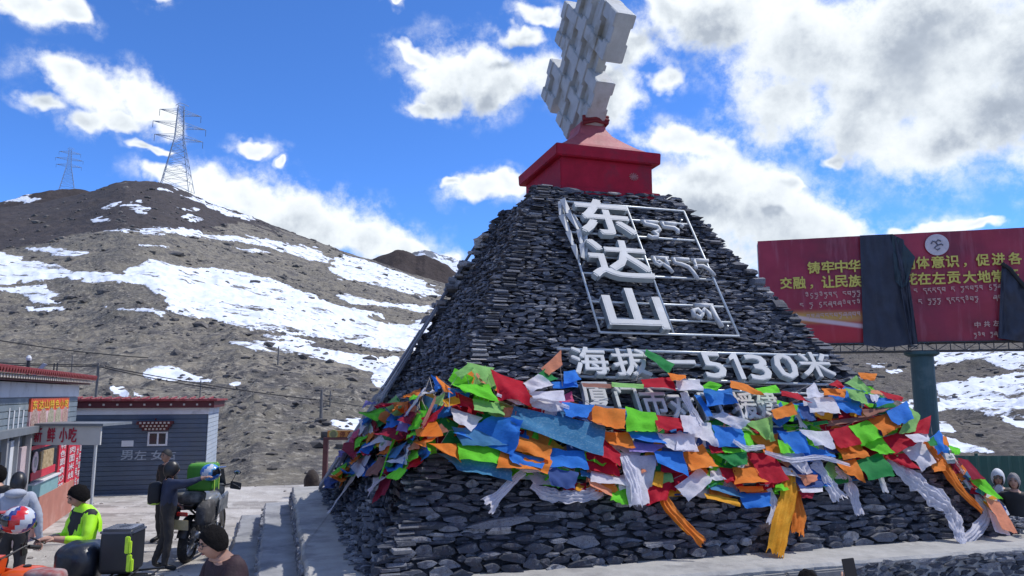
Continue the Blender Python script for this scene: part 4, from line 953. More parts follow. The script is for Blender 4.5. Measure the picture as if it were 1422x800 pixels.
tag(mb.build('leaning_board', mat('pale_sheet', (.42, .44, .46), .6)), 'pale board leaning on a prop on the shop roof', 'board')

# ------------------------------------------------------------------ toilet block
TR = gz(283, 683); TA = R(75); TD = Vector((math.sin(TA), math.cos(TA), 0)); TN = Vector((TD.y, -TD.x, 0))   # TD along the front, TN out towards the lot
TW = 3.45; TDp = 2.3
def TP(u, d, z): return TR - TD * (TW - u) - TN * d + UP * z
toi = empty('toilet_block', TP(TW / 2, TDp / 2, 0), label='blue-grey toilet block with dark red eave behind the parked motorcycle', cat='building')
def tbox(name, u0, u1, d0, d1, z0, z1, m, bevel=0, par=None):
    mb = MB(); mb.hexa([TP(u0, d0, z0), TP(u1, d0, z0), TP(u1, d1, z0), TP(u0, d1, z0), TP(u0, d0, z1), TP(u1, d0, z1), TP(u1, d1, z1), TP(u0, d1, z1)]); return mchild(mb.build(name, m, bevel=bevel), toi)
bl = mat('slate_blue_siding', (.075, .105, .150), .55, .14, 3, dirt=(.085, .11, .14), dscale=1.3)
bl2 = mat('sunlit_blue_siding', (.40, .45, .50), .55, .1, 3)  # side wall paler than the front: sunlight put into its colour
ZW = 2.12
tbox('wall', -.9, TW, 0.02, TDp, -.05, ZW, mat('wall_backing', (.10, .13, .15)))
nbd = 17
for k in range(nbd):
    z0 = ZW * k / nbd; z1 = ZW * (k + 1) / nbd - .012; tbox('siding_board', -.9, TW - .02, -.014 - .003 * (k % 2), .02, z0, z1, bl)
    tbox('side_siding_board', TW, TW + .016 + .003 * (k % 2), -.014, TDp, z0, z1, bl2)
tbox('white_band', -.92, TW + .025, -.025, TDp + .02, ZW, ZW + .18, whitew)
tbox('fascia', -1.0, TW + .16, -.17, TDp + .15, ZW + .18, ZW + .36, darkr)
mbx = MB(); mbx.box((0, 0, 0), (.05, .03, .05)); stud_me = mbx.mesh('stud'); stud_me.materials.append(mat('cream_paint', (.50, .44, .38), .7))
def stud(p, par):
    o = link('stud', stud_me); o.matrix_world = frame_mat(p, TD, TN, UP); o.parent = par; o.matrix_parent_inverse = Matrix.Translation(-Vector(par.location)); return o
for k in range(14): stud(TP(-.85 + k * .335, -.18, ZW + .27), toi)
tbox('roof_edge', -1.05, TW + .24, -.25, TDp + .22, ZW + .363, ZW + .42, tile_r, .01)
for k in range(19):
    u = -.95 + k * .245; mb = MB(); mb.tube([TP(u, -.26, ZW + .42), TP(u, .8, ZW + .47)], .025, 7); mchild(mb.build('roof_tile', tile_r), toi)
def on_t(x, y, off=.03): p = gpl(x, y, TN, TR + TN * off); return (p - TP(0, 0, 0)).dot(TD), p.z
u0, za = on_t(201, 600); u1, zb = on_t(232, 619)
tbox('window', u0 + .08, u1, -.03, .02, zb, za, whitew); tbox('window_pane', u0 + .13, (u0 + u1) / 2 + .02, -.036, 0, zb + .05, za - .04, glassd); tbox('window_pane', (u0 + u1) / 2 + .07, u1 - .05, -.036, 0, zb + .05, za - .04, glassd)
u0, za = on_t(192, 585); u1, zb = on_t(241, 597)
for q in range(3): tbox('window_hood', u0 + q * .06, u1 - q * .06, -.24 + .06 * q, .0, za - .085 * (q + 1) + .002, za - .085 * q, darkr)
for q in range(3):
    for k in range(8 - q): stud(TP(u0 + .10 + q * .06 + k * (u1 - u0 - .2 - .12 * q) / max(1, 7 - q), -.25 + .06 * q, za - .085 * q - .04), toi)
for xx in (.1,): mb = MB(); mb.ball(TP((u0 + u1) / 2, -.12, za + .05), .03); mchild(mb.build('finial', darkr), toi)
u0, za = on_t(169, 612); u1, zb = on_t(185, 620); tbox('notice', u0, u1, -.03, .02, zb, za, whitew)
for ch, x in zip('男左女右', (176, 195, 218, 236)):
    u, z = on_t(x, 632, .03); mb = MB(); glyph_fit(mb, ch, frame_mat(TP(u, -.022, z), TD, UP, TN), .30, .26, 0, .02); mchild(mb.build('painted_character', mat('faded_white_paint', (.30, .35, .40), .7, .3, 20)), toi)
# annex beside it, its opening's shade a solid near-black block, with a concrete threshold
annex = empty('dark_annex', TP(-.5, -.5, 0), label='grey recessed annex with dark opening between the shop and toilet block', cat='annex')
mb = MB(); mb.hexa([TP(-.9, -.9, 0), TP(-.35, -.9, 0), TP(-.35, -.02, 0), TP(-.9, -.02, 0), TP(-.9, -.9, 1.75), TP(-.35, -.9, 1.75), TP(-.35, -.02, 1.75), TP(-.9, -.02, 1.75)]); mchild(mb.build('wall', mat('annex_grey', (.085, .095, .11), .7, .1, 3)), annex)
mb = MB(); mb.hexa([TP(-2.2, -.3, 0), TP(-.9, -.3, 0), TP(-.9, 0, 0), TP(-2.2, 0, 0), TP(-2.2, -.3, 1.9), TP(-.9, -.3, 1.9), TP(-.9, 0, 1.9), TP(-2.2, 0, 1.9)]); mchild(mb.build('opening_shade', mat('interior_shade', (.012, .013, .016))), annex)
mb = MB(); mb.hexa([TP(-.85, -1.5, 0), TP(.15, -1.5, 0), TP(.15, -1.0, 0), TP(-.85, -1.0, 0), TP(-.85, -1.5, .16), TP(.15, -1.5, .16), TP(.15, -1.0, .16), TP(-.85, -1.0, .16)])
tag(mb.build('concrete_slab', conc, bevel=.02), 'low concrete slab lying on the lot before the toilet block', 'slab')

# ------------------------------------------------------------------ utility poles and wires
wood = mat('grey_pole_wood', (.16, .15, .14), .8, .2, 10)
def hz(x, y): return float(height(np.array([x]), np.array([y]))[0])
def pole(px, ytop, Y, label, r=.07, arm=0.0, grp_='thin poles on the slope behind the lot'):
    t = gY(px, ytop, Y); z0 = hz(t.x, t.y) - .3; e = empty('utility_pole', Vector((t.x, t.y, z0)), label=label, cat='pole', group=grp_)
    mb = MB(); mb.tube([(t.x, t.y, z0), (t.x, t.y, t.z)], [r, r * .7], 8); mchild(mb.build('shaft', wood), e)
    if arm:
        mb = MB(); mb.tube([(t.x - arm, t.y, t.z - .15), (t.x + arm, t.y, t.z - .15)], .04, 6); mchild(mb.build('crossarm', wood), e)
    return Vector(t)
pA = pole(-260, 455, 30, 'grey pole beyond the left edge of the picture carrying the two wires', arm=.5)
pB = pole(137, 504, 31, 'grey pole rising behind the tiled roof of the toilet block', arm=.25)
pC = pole(447, 541, 33, 'leaning grey pole left of the orange gate board', .08)
pD = pole(387, 481, 48, 'short pole on the bare slope below the snow field', .06)
pole(101, 494, 33, 'thinnest pole, just right of the shop roof', .04)
pole(279, 528, 35, 'stub of a pole behind the right end of the toilet roof', .04)
pole(459, 543, 36, 'slim second pole just right of the leaning grey pole', .04)
wm = mat('black_wire', (.015, .015, .018), .5)
def wire(pts, label):
    P3 = [gY(x, y, Y) for x, y, Y in pts]; out = []
    for i in range(len(P3) - 1):
        for k in range(8):
            t = k / 8; out.append(P3[i].lerp(P3[i + 1], t) - UP * (.25 * 4 * t * (1 - t)) * ((P3[i + 1] - P3[i]).length / 10) * .5)
    out.append(P3[-1]); mb = MB(); mb.tube(out, .020, 5); tag(mb.build('overhead_wire', wm), label, 'wire', 'overhead wires')
wire([(-260, 458, 30), (0, 473, 30.5), (206, 497, 31)], 'upper thin black wire sagging over the shop roof')
wire([(-260, 486, 30), (137, 507, 31), (447, 556, 33), (560, 570, 34)], 'thick lower wire strung from pole to pole across the slope')
wire([(-260, 489, 30.3), (137, 509, 31.2), (300, 540, 32)], 'thin wire just under the thick lower one, ending above the toilet block')

# ------------------------------------------------------------------ lattice pylons on the ridge
pym = mat('pylon_steel', (.26, .30, .37), .5, .1, .3)
def pylon(label, base, H, rz):
    e = empty('pylon', base, rz, label=label, cat='pylon', group='high-voltage pylons on the ridge')
    def half(z):
        t = z / H; return 7.2 - (7.2 - 1.9) * t / .62 if t < .62 else 1.9 - .7 * (t - .62) / .38
    lev = [0, .10, .20, .29, .37, .44, .50, .56, .62, .67, .72, .77, .82, .87, .92, .97]
    def ch(o): o.parent = e; return o
    for sx in (-1, 1):
        for sy in (-1, 1):
            mb = MB(); mb.tube([(sx * half(H * l), sy * half(H * l), H * l) for l in lev], .14, 4); ch(mb.build('leg', pym))
    mb = MB()
    for i in range(len(lev) - 1):
        a, b = half(H * lev[i]), half(H * lev[i + 1]); z0, z1 = H * lev[i], H * lev[i + 1]
        for f in range(4):
            def P(s, w, z): return [(s * w, w, z), (w, -s * w, z), (-s * w, -w, z), (-w, s * w, z)][f]
            mb.tube([P(-1, a, z0), P(1, b, z1)], .085, 3, caps=False); mb.tube([P(1, a, z0), P(-1, b, z1)], .085, 3, caps=False)
            if i > 1: mb.tube([P(-1, a, z0), P(1, a, z0)], .085, 3, caps=False)
    o = ch(mb.build('lattice', pym)); o['kind'] = 'stuff'
    for l, L in ((.60, 10.5), (.74, 11.5), (.88, 9.0)):
        for s in (-1, 1):
            z = H * l; w = half(z); mb = MB(); tip = (s * L, 0, z + .8)
            for y in (-w, w): mb.tube([(s * w, y, z), tip], .13, 4); mb.tube([(s * w, y, z + 2.0), tip], .11, 4)
            for k in (1, 2, 3): f = k / 4; x = s * (w + (L - w) * f); mb.tube([(x, -w * (1 - f), z + .8 * f), (x, w * (1 - f), z + 2.0 * (1 - f) + .8 * f)], .07, 3)
            ch(mb.build('crossarm', pym))
            mb = MB(); mb.tube([tip, (tip[0], 0, tip[2] - 3.2)], .12, 5); ch(mb.build('insulator', mat('insulator_grey', (.10, .11, .12), .4)))
    mb = MB(); mb.tube([(-2.4, 0, H * .97), (-.6, 0, H + .3), (.8, 0, H + .1), (3.4, 0, H * .985)], .15, 4); mb.tube([(-1.2, 0, H * .97), (1.2, 0, H * .97)], .14, 4); ch(mb.build('peak', pym))
    return e
b1 = gY(244, 262, 335); b1.z -= 3
pylon('tall lattice pylon standing on the hill summit at the left, before a cloud', b1, 44.5, R(32))
b2 = gY(93, 262, 690); b2.z -= 6
pylon('farther, smaller-looking lattice pylon behind the left hill shoulder', b2, 46.5, R(32))

# ------------------------------------------------------------------ gate board, bin, right-hand fence
gb = gz(450, 690, .0); gY0 = gb.y
gate = empty('gate_frame', Vector((gb.x, gb.y, 0)), label='dark red gate frame with an orange board left of the monument', cat='gate')
gp = mat('gate_maroon', (.10, .035, .035), .7, .2, 8)
zt2 = gY(450, 611, gY0).z
mb = MB(); mb.bbox(gb.x - .06, gb.x + .06, gY0 - .06, gY0 + .06, 0, zt2); mchild(mb.build('post', gp), gate)
mb = MB(); mb.bbox(gb.x + 1.6, gb.x + 1.72, gY0 - .06, gY0 + .06, 0, zt2); mchild(mb.build('post', gp), gate)
mb = MB(); mb.bbox(gb.x - .06, gb.x + 1.75, gY0 - .05, gY0 + .05, zt2 + .002, zt2 + .07); mchild(mb.build('beam', gp), gate)
zt3 = gY(450, 598, gY0).z
mb = MB(); mb.bbox(gb.x + .04, gb.x + 1.5, gY0 - .03, gY0 + .03, zt2 + .072, zt3); mchild(mb.build('board', mat('ochre_board', (.48, .20, .04), .6, .2, 6)), gate)
mb = MB(); mb.lathe([(.12, 0), (.12, .01)], frame_mat(Vector((gb.x + .20, gY0 - .032, (zt2 + zt3) / 2 + .03)), (1, 0, 0), UP, (0, -1, 0)), 20); mb.lathe([(.085, .01), (.085, .018)], frame_mat(Vector((gb.x + .20, gY0 - .032, (zt2 + zt3) / 2 + .03)), (1, 0, 0), UP, (0, -1, 0)), 20, mi=1); mchild(mb.build('round_mark', [mat('olive_paint', (.36, .36, .12), .6), mat('board_green', (.16, .17, .08), .6)]), gate)
for i, ch_ in enumerate('停车场'):
    mb = MB(); glyph_fit(mb, ch_, frame_mat(Vector((gb.x + .44 + i * .2, gY0 - .035, (zt2 + zt3) / 2 + .03)), (1, 0, 0), UP, (0, -1, 0)), .15, .15, 0, .02); mchild(mb.build('print_character', mat('brown_ink', (.20, .05, .02), .6)), gate)
bp_ = gz(432, 686, .0); z = gY(432, 653, bp_.y).z
mb = MB(); mb.ball((0, 0, z * .5), (.20, .20, z * .52), 20, 14, nz=.12, seed=3); mb.ball((.03, .02, z * .3), (.22, .21, z * .34), 18, 12, nz=.2, seed=9)
o = mb.build('boulder', mat('dark_brown_rock', (.035, .026, .022), .9, .4, 8, bump=1.0, bscale=12), smooth=True, label='dark brown upright boulder beside the gate post', category='boulder') if False else mb.build('boulder', mat('dark_brown_rock', (.035, .026, .022), .9, .4, 8, bump=1.0, bscale=12), smooth=True)
o.location = (bp_.x, bp_.y, 0); tag(o, 'dark brown upright boulder beside the gate post', 'boulder')
fg = mat('dark_green_sheet', (.012, .070, .055), .5, .15, 3)
FY = 14.2; x0 = gY(1285, 640, FY).x; zf = gY(1350, 633, FY).z
fen = empty('site_fence', (x0, FY, 0), label='dark green corrugated sheet fence at the right edge behind two people', cat='fence')
for k in range(9):
    mb = MB(); xa = x0 + k * 1.0; n = 20
    vs = []
    for i in range(n + 1):
        x = xa + i / n * .985; y = FY + .02 * math.sin(i * math.pi / 2) ; vs += [(x, y, 0), (x, y, zf), (x, y + .004, zf), (x, y + .004, 0)]
    mb.add(vs, [(i * 4, (i + 1) * 4, (i + 1) * 4 + 1, i * 4 + 1) for i in range(n)] + [(i * 4 + 1, (i + 1) * 4 + 1, (i + 1) * 4 + 2, i * 4 + 2) for i in range(n)]); mchild(mb.build('sheet_panel', fg), fen)
    mb = MB(); mb.tube([(xa, FY + .06, 0), (xa, FY + .06, zf + .04)], .03, 6); mchild(mb.build('post', fg), fen)
# ------------------------------------------------------------------ prayer flags: strings of printed cloths, each cloth a part
FCOL = dict(B=(.03, .22, .74), N=(.05, .10, .30), L=(.07, .24, .46), W=(.76, .75, .82), R=(.52, .008, .03), M=(.30, .008, .035), G=(.17, .74, .035), D=(.02, .26, .065), P=(.28, .58, .17), O=(.95, .25, .035), Y=(.92, .40, .03), K=(.66, .10, .22), S=(.78, .30, .17), T=(.05, .22, .42), V=(.30, .24, .58), A=(.34, .16, .12))
FNAME = dict(B='blue', N='navy', L='sky_blue', W='white', R='red', M='maroon', G='lime', D='green', P='pale_green', O='orange', Y='amber', K='pink', S='salmon', T='printed_blue', V='violet', A='brown')
def flag_mat(k):
    name = FNAME[k] + '_flag_cloth'
    if name in MATS: return MATS[name]
    b = np.array(FCOL[k]); m = bpy.data.materials.new(name); m.use_nodes = True; T = NT(m.node_tree); T.n.clear()
    v = T.add('ShaderNodeTexCoord').outputs['Object']
    c = T.ramp(T.noise(v, 5, 4, .6), [(.3, tuple(b * .84)), (.7, tuple(np.minimum(b * 1.1 + .015, .9)))])
    wr = T.noise(T.add('ShaderNodeMapping', ins={0: v, 3: (30, 30, 60)}).outputs[0], 1.0, 3, .6)       # faint woodblock print
    pr = T.math('MULTIPLY', T.mapr(wr, .52, .60), .34 if k == 'T' else .10)
    c = T.mix(pr, c, (.02, .02, .05) if k != 'T' else (.25, .42, .55))
    bs = T.add('ShaderNodeBsdfPrincipled', ins={'Base Color': c, 'Roughness': .75, 'Specular IOR Level': .12})
    bp = T.add('ShaderNodeBump', ins={'Strength': .35, 'Distance': .02, 'Height': T.noise(v, 9, 5, .6, 'Fac', .8)}); T.l.new(bp.outputs[0], bs.inputs['Normal'])
    tr = T.add('ShaderNodeBsdfTranslucent', ins={0: c}); o = T.add('ShaderNodeMixShader', ins={0: .42, 1: bs.outputs[0], 2: tr.outputs[0]})
    T.add('ShaderNodeOutputMaterial', ins={0: o.outputs[0]}); MATS[name] = m; return m
LA = LP(BOT['a0'], BOT['b0'], ZB); LB = LP(BOT['a0'], BOT['b1'], ZB)
LN = (LB - LA).cross(PT - LA).normalized(); LN = LN if LN.dot(-E1) > 0 else -LN
def corner_x(y): return 748 - 160 * (y - 258) / 374
def face_pt(x, y, off, left):
    return gpl(x, y, LN, LA + LN * off) if left else gpl(x, y, PN, PA + PN * off)
frnd = random.Random(77)
def cloth_quad(name, q, off, k, parent, nu=9, nv=8, amp=1.0, sag=.5, **kw):
    """a small cloth whose four corners (TL TR BR BL) lie over the stone face, with folds, sag and a lifting hem"""
    cx = sum(p[0] for p in q) / 4; cy = sum(p[1] for p in q) / 4; left = cx < corner_x(cy) - 2
    q = [(cx + (p[0] - cx) * 1.07, cy + (p[1] - cy) * 1.07) for p in q]
    c = [face_pt(p[0], p[1], off + (.0, .0, .05, .05)[i], left) for i, p in enumerate(q)]; n = LN if left else PN
    jit = .09 * min((c[1] - c[0]).length, (c[3] - c[0]).length); c = [v + E1 * frnd.uniform(-jit, jit) + UP * frnd.uniform(-jit, jit) + n * (frnd.uniform(0, 1.6 * jit) if i > 1 else 0) for i, v in enumerate(c)]
    w = (c[1] - c[0]).length; h = (c[3] - c[0]).length; sz = min(w, h); sd = frnd.uniform(0, 900); fd = frnd.uniform(-.6, .6); vs = []
    ax = (c[1] - c[0]) / max(w, 1e-4); ay = (c[3] - c[0]) / max(h, 1e-4)
    kf = frnd.uniform(2.0, 4.5); amp *= .42 if left else 1
    for j in range(nv + 1):
        for i in range(nu + 1):
            a, b = i / nu, j / nv
            p = (c[0] * (1 - a) + c[1] * a) * (1 - b) + (c[3] * (1 - a) + c[2] * a) * b
            e = min(a, 1 - a, b, 1 - b) * 2
            f = mnoise.noise(Vector((a * kf + fd * b * 4 + sd, b * 1.3, sd))) * .20 + mnoise.noise(Vector((a * 2, b * 2, sd + 5))) * .16 + abs(mnoise.noise(Vector((a * 5 + b * 3 * fd, b * 4 - a * 2, sd)))) * .12
            p = p + n * (sz * amp * f * (.40 + .60 * b)) + ay * (sz * .10 * sag * math.sin(math.pi * a) * (1 - b)) + ax * (sz * .05 * mnoise.noise(Vector((b * 4, sd, 1)))) + ay * (sz * .07 * b * mnoise.noise(Vector((a * 5, sd, 2))))
            vs.append(p)
    mb = MB(); mb.add(vs, [(j * (nu + 1) + i, j * (nu + 1) + i + 1, (j + 1) * (nu + 1) + i + 1, (j + 1) * (nu + 1) + i) for j in range(nv) for i in range(nu)])
    o = mb.build(name, flag_mat(k), None, smooth=True, **kw)
    if parent is not None: mchild(o, parent)
    return o, c
cordm = mat('flag_cord', (.30, .28, .26), .8)
STRINGS = [
('upper flag string from the lime knot at the monument corner to the big red cloth', .34, """P 632 517 649 504 657 513 642 527|P 648 504 684 510 672 531 656 516|S 657 516 664 520 674 534 668 531|R 679 516 728 534 739 568 692 560|G 628 535 679 534 692 559 644 547|P 660 553 694 562 697 581 659 569|R 635 547 662 555 671 577 637 563|Y 614 555 635 549 637 562 616 565|W 626 564 671 578 656 600 630 586|R 584 597 622 565 612 584 590 602|S 583 588 602 553 608 560 588 596|S 699 565 719 567 713 592 700 585"""),
('flag string of large blue and green cloths low by the monument corner', .30, """L 627 592 662 597 706 620 640 618|B 638 606 688 577 716 592 715 626|O 594 617 631 617 640 640 612 628|G 638 616 695 622 692 645 638 637|A 590 598 612 588 622 600 596 612|T 612 628 700 642 708 664 652 656|O 695 626 762 640 759 661 693 654|B 707 627 756 636 752 651 710 646|O 718 605 766 619 764 641 716 624|B 766 624 812 629 816 652 766 647|N 758 647 801 659 799 679 764 674"""),
('topmost flag string crossing the altitude lettering', .36, """S 752 510 779 488 779 508 762 521|D 744 521 756 514 773 527 752 533|W 727 534 747 519 768 535 738 546|B 767 531 800 530 801 538 768 538|B 784 516 797 515 807 529 784 533|W 735 545 782 543 782 557 742 553|A 808 532 851 534 850 540 812 538|P 850 532 893 534 892 540 852 538|R 892 526 931 524 936 544 894 538|D 899 486 936 505 928 518 896 493|O 928 517 953 520 952 529 934 529|W 940 528 971 528 974 546 943 543|G 972 538 986 528 1002 537 997 543|O 1015 529 1038 533 1059 551 1013 541|G 1050 539 1077 536 1082 547 1058 547|R 1084 542 1108 546 1126 561 1085 550|W 1120 540 1132 533 1143 550 1122 552|O 1142 539 1173 539 1172 552 1145 550|R 1152 535 1163 528 1173 538 1167 541|P 1172 540 1197 543 1205 564 1184 555|P 1172 531 1189 521 1208 542 1192 540|O 1192 518 1217 519 1213 529 1196 525"""),
('second flag string, beginning with the wide printed blue banner', .31, """T 719 567 836 590 832 630 713 594|W 736 552 781 554 784 572 742 568|K 776 552 794 545 797 558 778 560|B 783 558 825 564 812 580 786 580|O 825 565 869 568 868 598 824 588|G 869 568 909 575 913 598 869 597|R 908 576 951 583 952 598 912 598|W 947 578 966 580 973 606 950 600|B 974 540 1014 543 1022 565 979 567|B 964 549 973 549 989 576 982 577|W 988 581 1003 571 1036 590 1026 597|P 1036 588 1072 582 1073 616 1061 609|O 1074 568 1097 561 1104 577 1076 586|N 1108 563 1125 562 1132 584 1114 582|W 1120 552 1156 554 1166 576 1127 572|B 1156 554 1189 560 1197 576 1165 571"""),
('third flag string across the middle of the heap with a printed white cloth', .27, """O 836 599 872 600 879 625 844 617|B 874 600 916 602 924 619 880 611|W 916 602 961 605 961 627 925 623|R 938 584 951 585 953 598 940 600|W 950 583 986 586 994 619 956 603|W 940 600 960 603 966 627 939 627|B 988 591 1028 594 1031 621 994 617|G 1028 600 1041 602 1048 626 1033 626|O 1041 602 1079 603 1085 628 1061 628|G 1081 611 1092 614 1103 629 1084 629|B 1079 601 1115 601 1123 629 1100 628|W 1113 600 1148 598 1156 624 1134 622|B 1116 617 1150 627 1160 638 1118 639|R 1147 599 1178 594 1193 617 1168 621|D 1129 586 1148 583 1149 590 1129 591|A 1150 584 1205 576 1214 582 1151 591|G 1178 593 1205 585 1224 606 1198 615|O 1206 582 1232 575 1247 596 1225 607"""),
('fourth flag string, with a dark red cloth at each side of a white drape', .25, """R 812 629 842 617 860 660 816 652|R 834 606 858 627 859 650 834 634|V 878 613 922 620 908 631 874 631|W 858 628 909 632 900 692 876 704|B 907 627 946 628 957 662 914 645|O 948 628 976 617 997 647 957 654|G 1003 621 1034 624 1034 629 1006 629|R 985 619 1006 622 1005 628 988 628|D 995 630 1037 630 1035 647 1014 649|R 1037 631 1073 631 1090 670 1062 671|W 1073 631 1112 631 1127 660 1110 656|W 1081 646 1099 650 1112 664 1087 658|O 1157 616 1192 617 1205 634 1171 640|G 1198 617 1223 609 1241 629 1218 630|R 1226 609 1250 602 1272 617 1240 629|O 1160 641 1187 639 1200 668 1177 658|D 1188 639 1224 630 1240 662 1205 669"""),
('lowest flag string hanging over the bare slate', .22, """W 820 653 872 663 875 676 823 669|L 806 653 822 655 822 663 807 661|S 815 663 847 680 849 691 820 674|G 848 674 876 678 872 700 846 697|Y 910 654 922 654 919 676 906 674|R 898 678 932 671 926 693 895 702|W 939 677 970 649 988 668 956 696|W 985 655 1000 651 1005 667 987 667|R 1001 650 1019 651 1022 670 1006 668|O 1019 649 1045 647 1064 673 1021 676|O 1022 676 1059 675 1059 683 1028 685|B 1028 685 1069 685 1069 703 1033 703|L 984 670 1018 677 1031 692 988 682|D 982 665 1001 669 992 676 980 680|Y 979 684 1024 693 1026 704 983 692|S 1108 660 1134 659 1134 669 1121 672|G 1078 673 1091 669 1095 681 1075 683|N 1107 669 1141 665 1141 676 1111 679|W 1111 677 1141 674 1140 683 1113 684|M 1111 684 1131 683 1127 692 1114 692"""),
('flag string round the right shoulder of the monument with a pink cloth', .33, """N 1200 546 1211 548 1214 561 1202 559|W 1206 547 1221 547 1216 559 1211 557|B 1216 552 1235 551 1242 560 1217 564|S 1206 539 1222 542 1225 550 1211 547|R 1223 543 1252 550 1251 558 1233 553|B 1230 569 1256 559 1267 581 1246 593|K 1237 567 1250 563 1263 581 1250 585|P 1258 562 1278 578 1269 599 1248 603|A 1199 570 1235 565 1226 573 1201 580|R 1276 582 1292 578 1286 604 1269 597|W 1257 605 1286 602 1290 612 1270 616|B 1290 608 1305 599 1311 620 1303 629|D 1286 612 1296 606 1301 618 1292 619"""),
('flag string running down the right edge of the monument to the plinth', .24, """R 1228 631 1255 628 1271 652 1250 646|W 1254 626 1282 612 1294 644 1276 656|O 1292 646 1308 638 1311 653 1296 658|O 1307 604 1314 608 1318 620 1310 617|B 1301 612 1315 617 1319 631 1305 628|G 1316 619 1333 622 1332 633 1319 630|M 1331 636 1345 640 1368 664 1349 666|G 1347 664 1364 664 1390 694 1370 688|S 1368 692 1388 698 1410 739 1392 733|W 1371 706 1386 720 1401 743 1381 737"""),
('upper flag string on the shaded left face of the monument', .25, """V 513 559 523 558 522 568 514 567|G 505 572 523 568 526 579 511 583|R 537 557 552 554 545 576 534 576|O 560 549 577 545 580 556 566 561|O 551 560 564 560 560 571 546 574|G 578 549 590 548 588 558 577 558|B 541 579 561 571 555 591 539 597|V 561 573 568 571 565 598 551 598|M 567 570 580 574 571 597 563 597|G 579 573 589 571 583 591 572 597|B 601 523 612 527 614 545 603 541|W 582 546 608 538 608 549 584 553|O 612 522 618 538 628 544 615 549|P 604 553 616 548 614 562 605 565"""),
('middle flag string on the left face, crossing a maroon cloth', .21, """B 503 581 514 582 512 595 503 591|W 492 598 506 588 509 598 496 606|K 488 608 504 597 496 615 485 616|O 509 605 520 592 519 606 510 618|M 535 602 570 595 560 615 544 616|G 572 599 586 600 580 612 571 611|G 499 608 509 603 505 623 496 629|B 511 612 522 611 516 628 503 631|W 527 613 537 608 549 616 530 631|O 536 619 550 615 542 629 532 632|L 544 625 564 615 549 638 538 633|O 581 608 600 605 600 623 584 620|S 568 618 579 612 583 622 572 628"""),
('lowest flag string on the left face, ending in a dangling crimson cloth', .18, """V 473 625 492 628 486 640 472 638|G 469 649 481 644 477 665 461 658|N 459 664 474 663 471 677 460 676|O 478 656 487 645 484 662 473 678|O 491 631 504 629 502 640 491 643|M 506 631 525 627 520 643 511 640|A 523 636 534 637 532 656 518 661|R 534 641 545 640 542 656 532 654|G 569 628 588 620 571 643 562 638|G 562 640 571 642 558 671 545 667|D 536 640 549 635 546 652 532 650|B 548 649 565 641 560 652 550 656|R 578 630 598 623 579 649 568 653|M 535 657 547 657 543 685 523 697|W 520 667 537 657 525 686 512 691"""),
]
def root_at(p, name, label, cat, group=None): return empty(name, p, label=label, cat=cat, group=group)
for si, (lab, off, data) in enumerate(STRINGS):
    flags = []
    for tok in data.replace('\n', '').split('|'):
        f = tok.split(); flags.append((f[0], [(float(f[i]), float(f[i + 1])) for i in range(1, 9, 2)]))
    e = None; tops = []
    for fi, (k, q) in enumerate(flags):
        cx = sum(p[0] for p in q) / 4; cy = sum(p[1] for p in q) / 4
        if e is None: e = root_at(face_pt(cx, cy, 0, cx < corner_x(cy) - 2), 'prayer_flag_string', lab, 'prayer flags', 'strings of prayer flags round the monument')
        o, c = cloth_quad('flag', q, off + frnd.uniform(-.035, .045), k, e, amp=.95); tops.append((q[0], c[0])); tops.append((q[1], c[1]))
    tops.sort(key=lambda t: t[0][0]); pts = [tops[0][1]]
    for t in tops[1:]:
        if (t[1] - pts[-1]).length > .22: pts.append(t[1].lerp(pts[-1], .12) - (PN * .02))
    mb = MB(); mb.tube(pts, .004, 4); mchild(mb.build('cord', cordm), e)
# the older strings that lie deepest in the heap
def band(x):     # upper and lower outline of the heap in the photograph
    up = np.interp(x, [455, 480, 510, 540, 575, 600, 630, 690, 740, 800, 900, 1000, 1130, 1200, 1240, 1275, 1310, 1345, 1390, 1410], [655, 620, 576, 556, 548, 535, 515, 520, 540, 560, 572, 578, 552, 530, 552, 585, 610, 640, 690, 728])
    lo = np.interp(x, [455, 480, 510, 540, 575, 600, 630, 690, 740, 800, 900, 1000, 1130, 1200, 1240, 1275, 1310, 1345, 1390, 1410], [676, 668, 655, 668, 640, 628, 634, 650, 668, 680, 685, 688, 680, 664, 650, 642, 648, 675, 712, 738])
    return float(up), float(lo)
DEEP = [('deepest flag string at the top of the heap under the donor lettering', 620, 1240, .04, 36), ('buried flag string through the middle of the heap', 610, 1270, .30, 40), ('buried flag string behind the large blue and orange cloths', 600, 1280, .52, 42), ('buried flag string along the lower part of the heap', 610, 1265, .76, 40), ('buried flag string just above the hem of the heap', 640, 1240, .93, 36),
        ('faded inner string near the top of the shaded left face', 500, 596, .10, 16), ('faded inner string across the middle of the shaded left face', 476, 600, .42, 20), ('faded inner string low on the shaded left face', 466, 596, .75, 20), ('inner string under the cloths at the far right corner of the monument', 1262, 1400, .45, 22)]
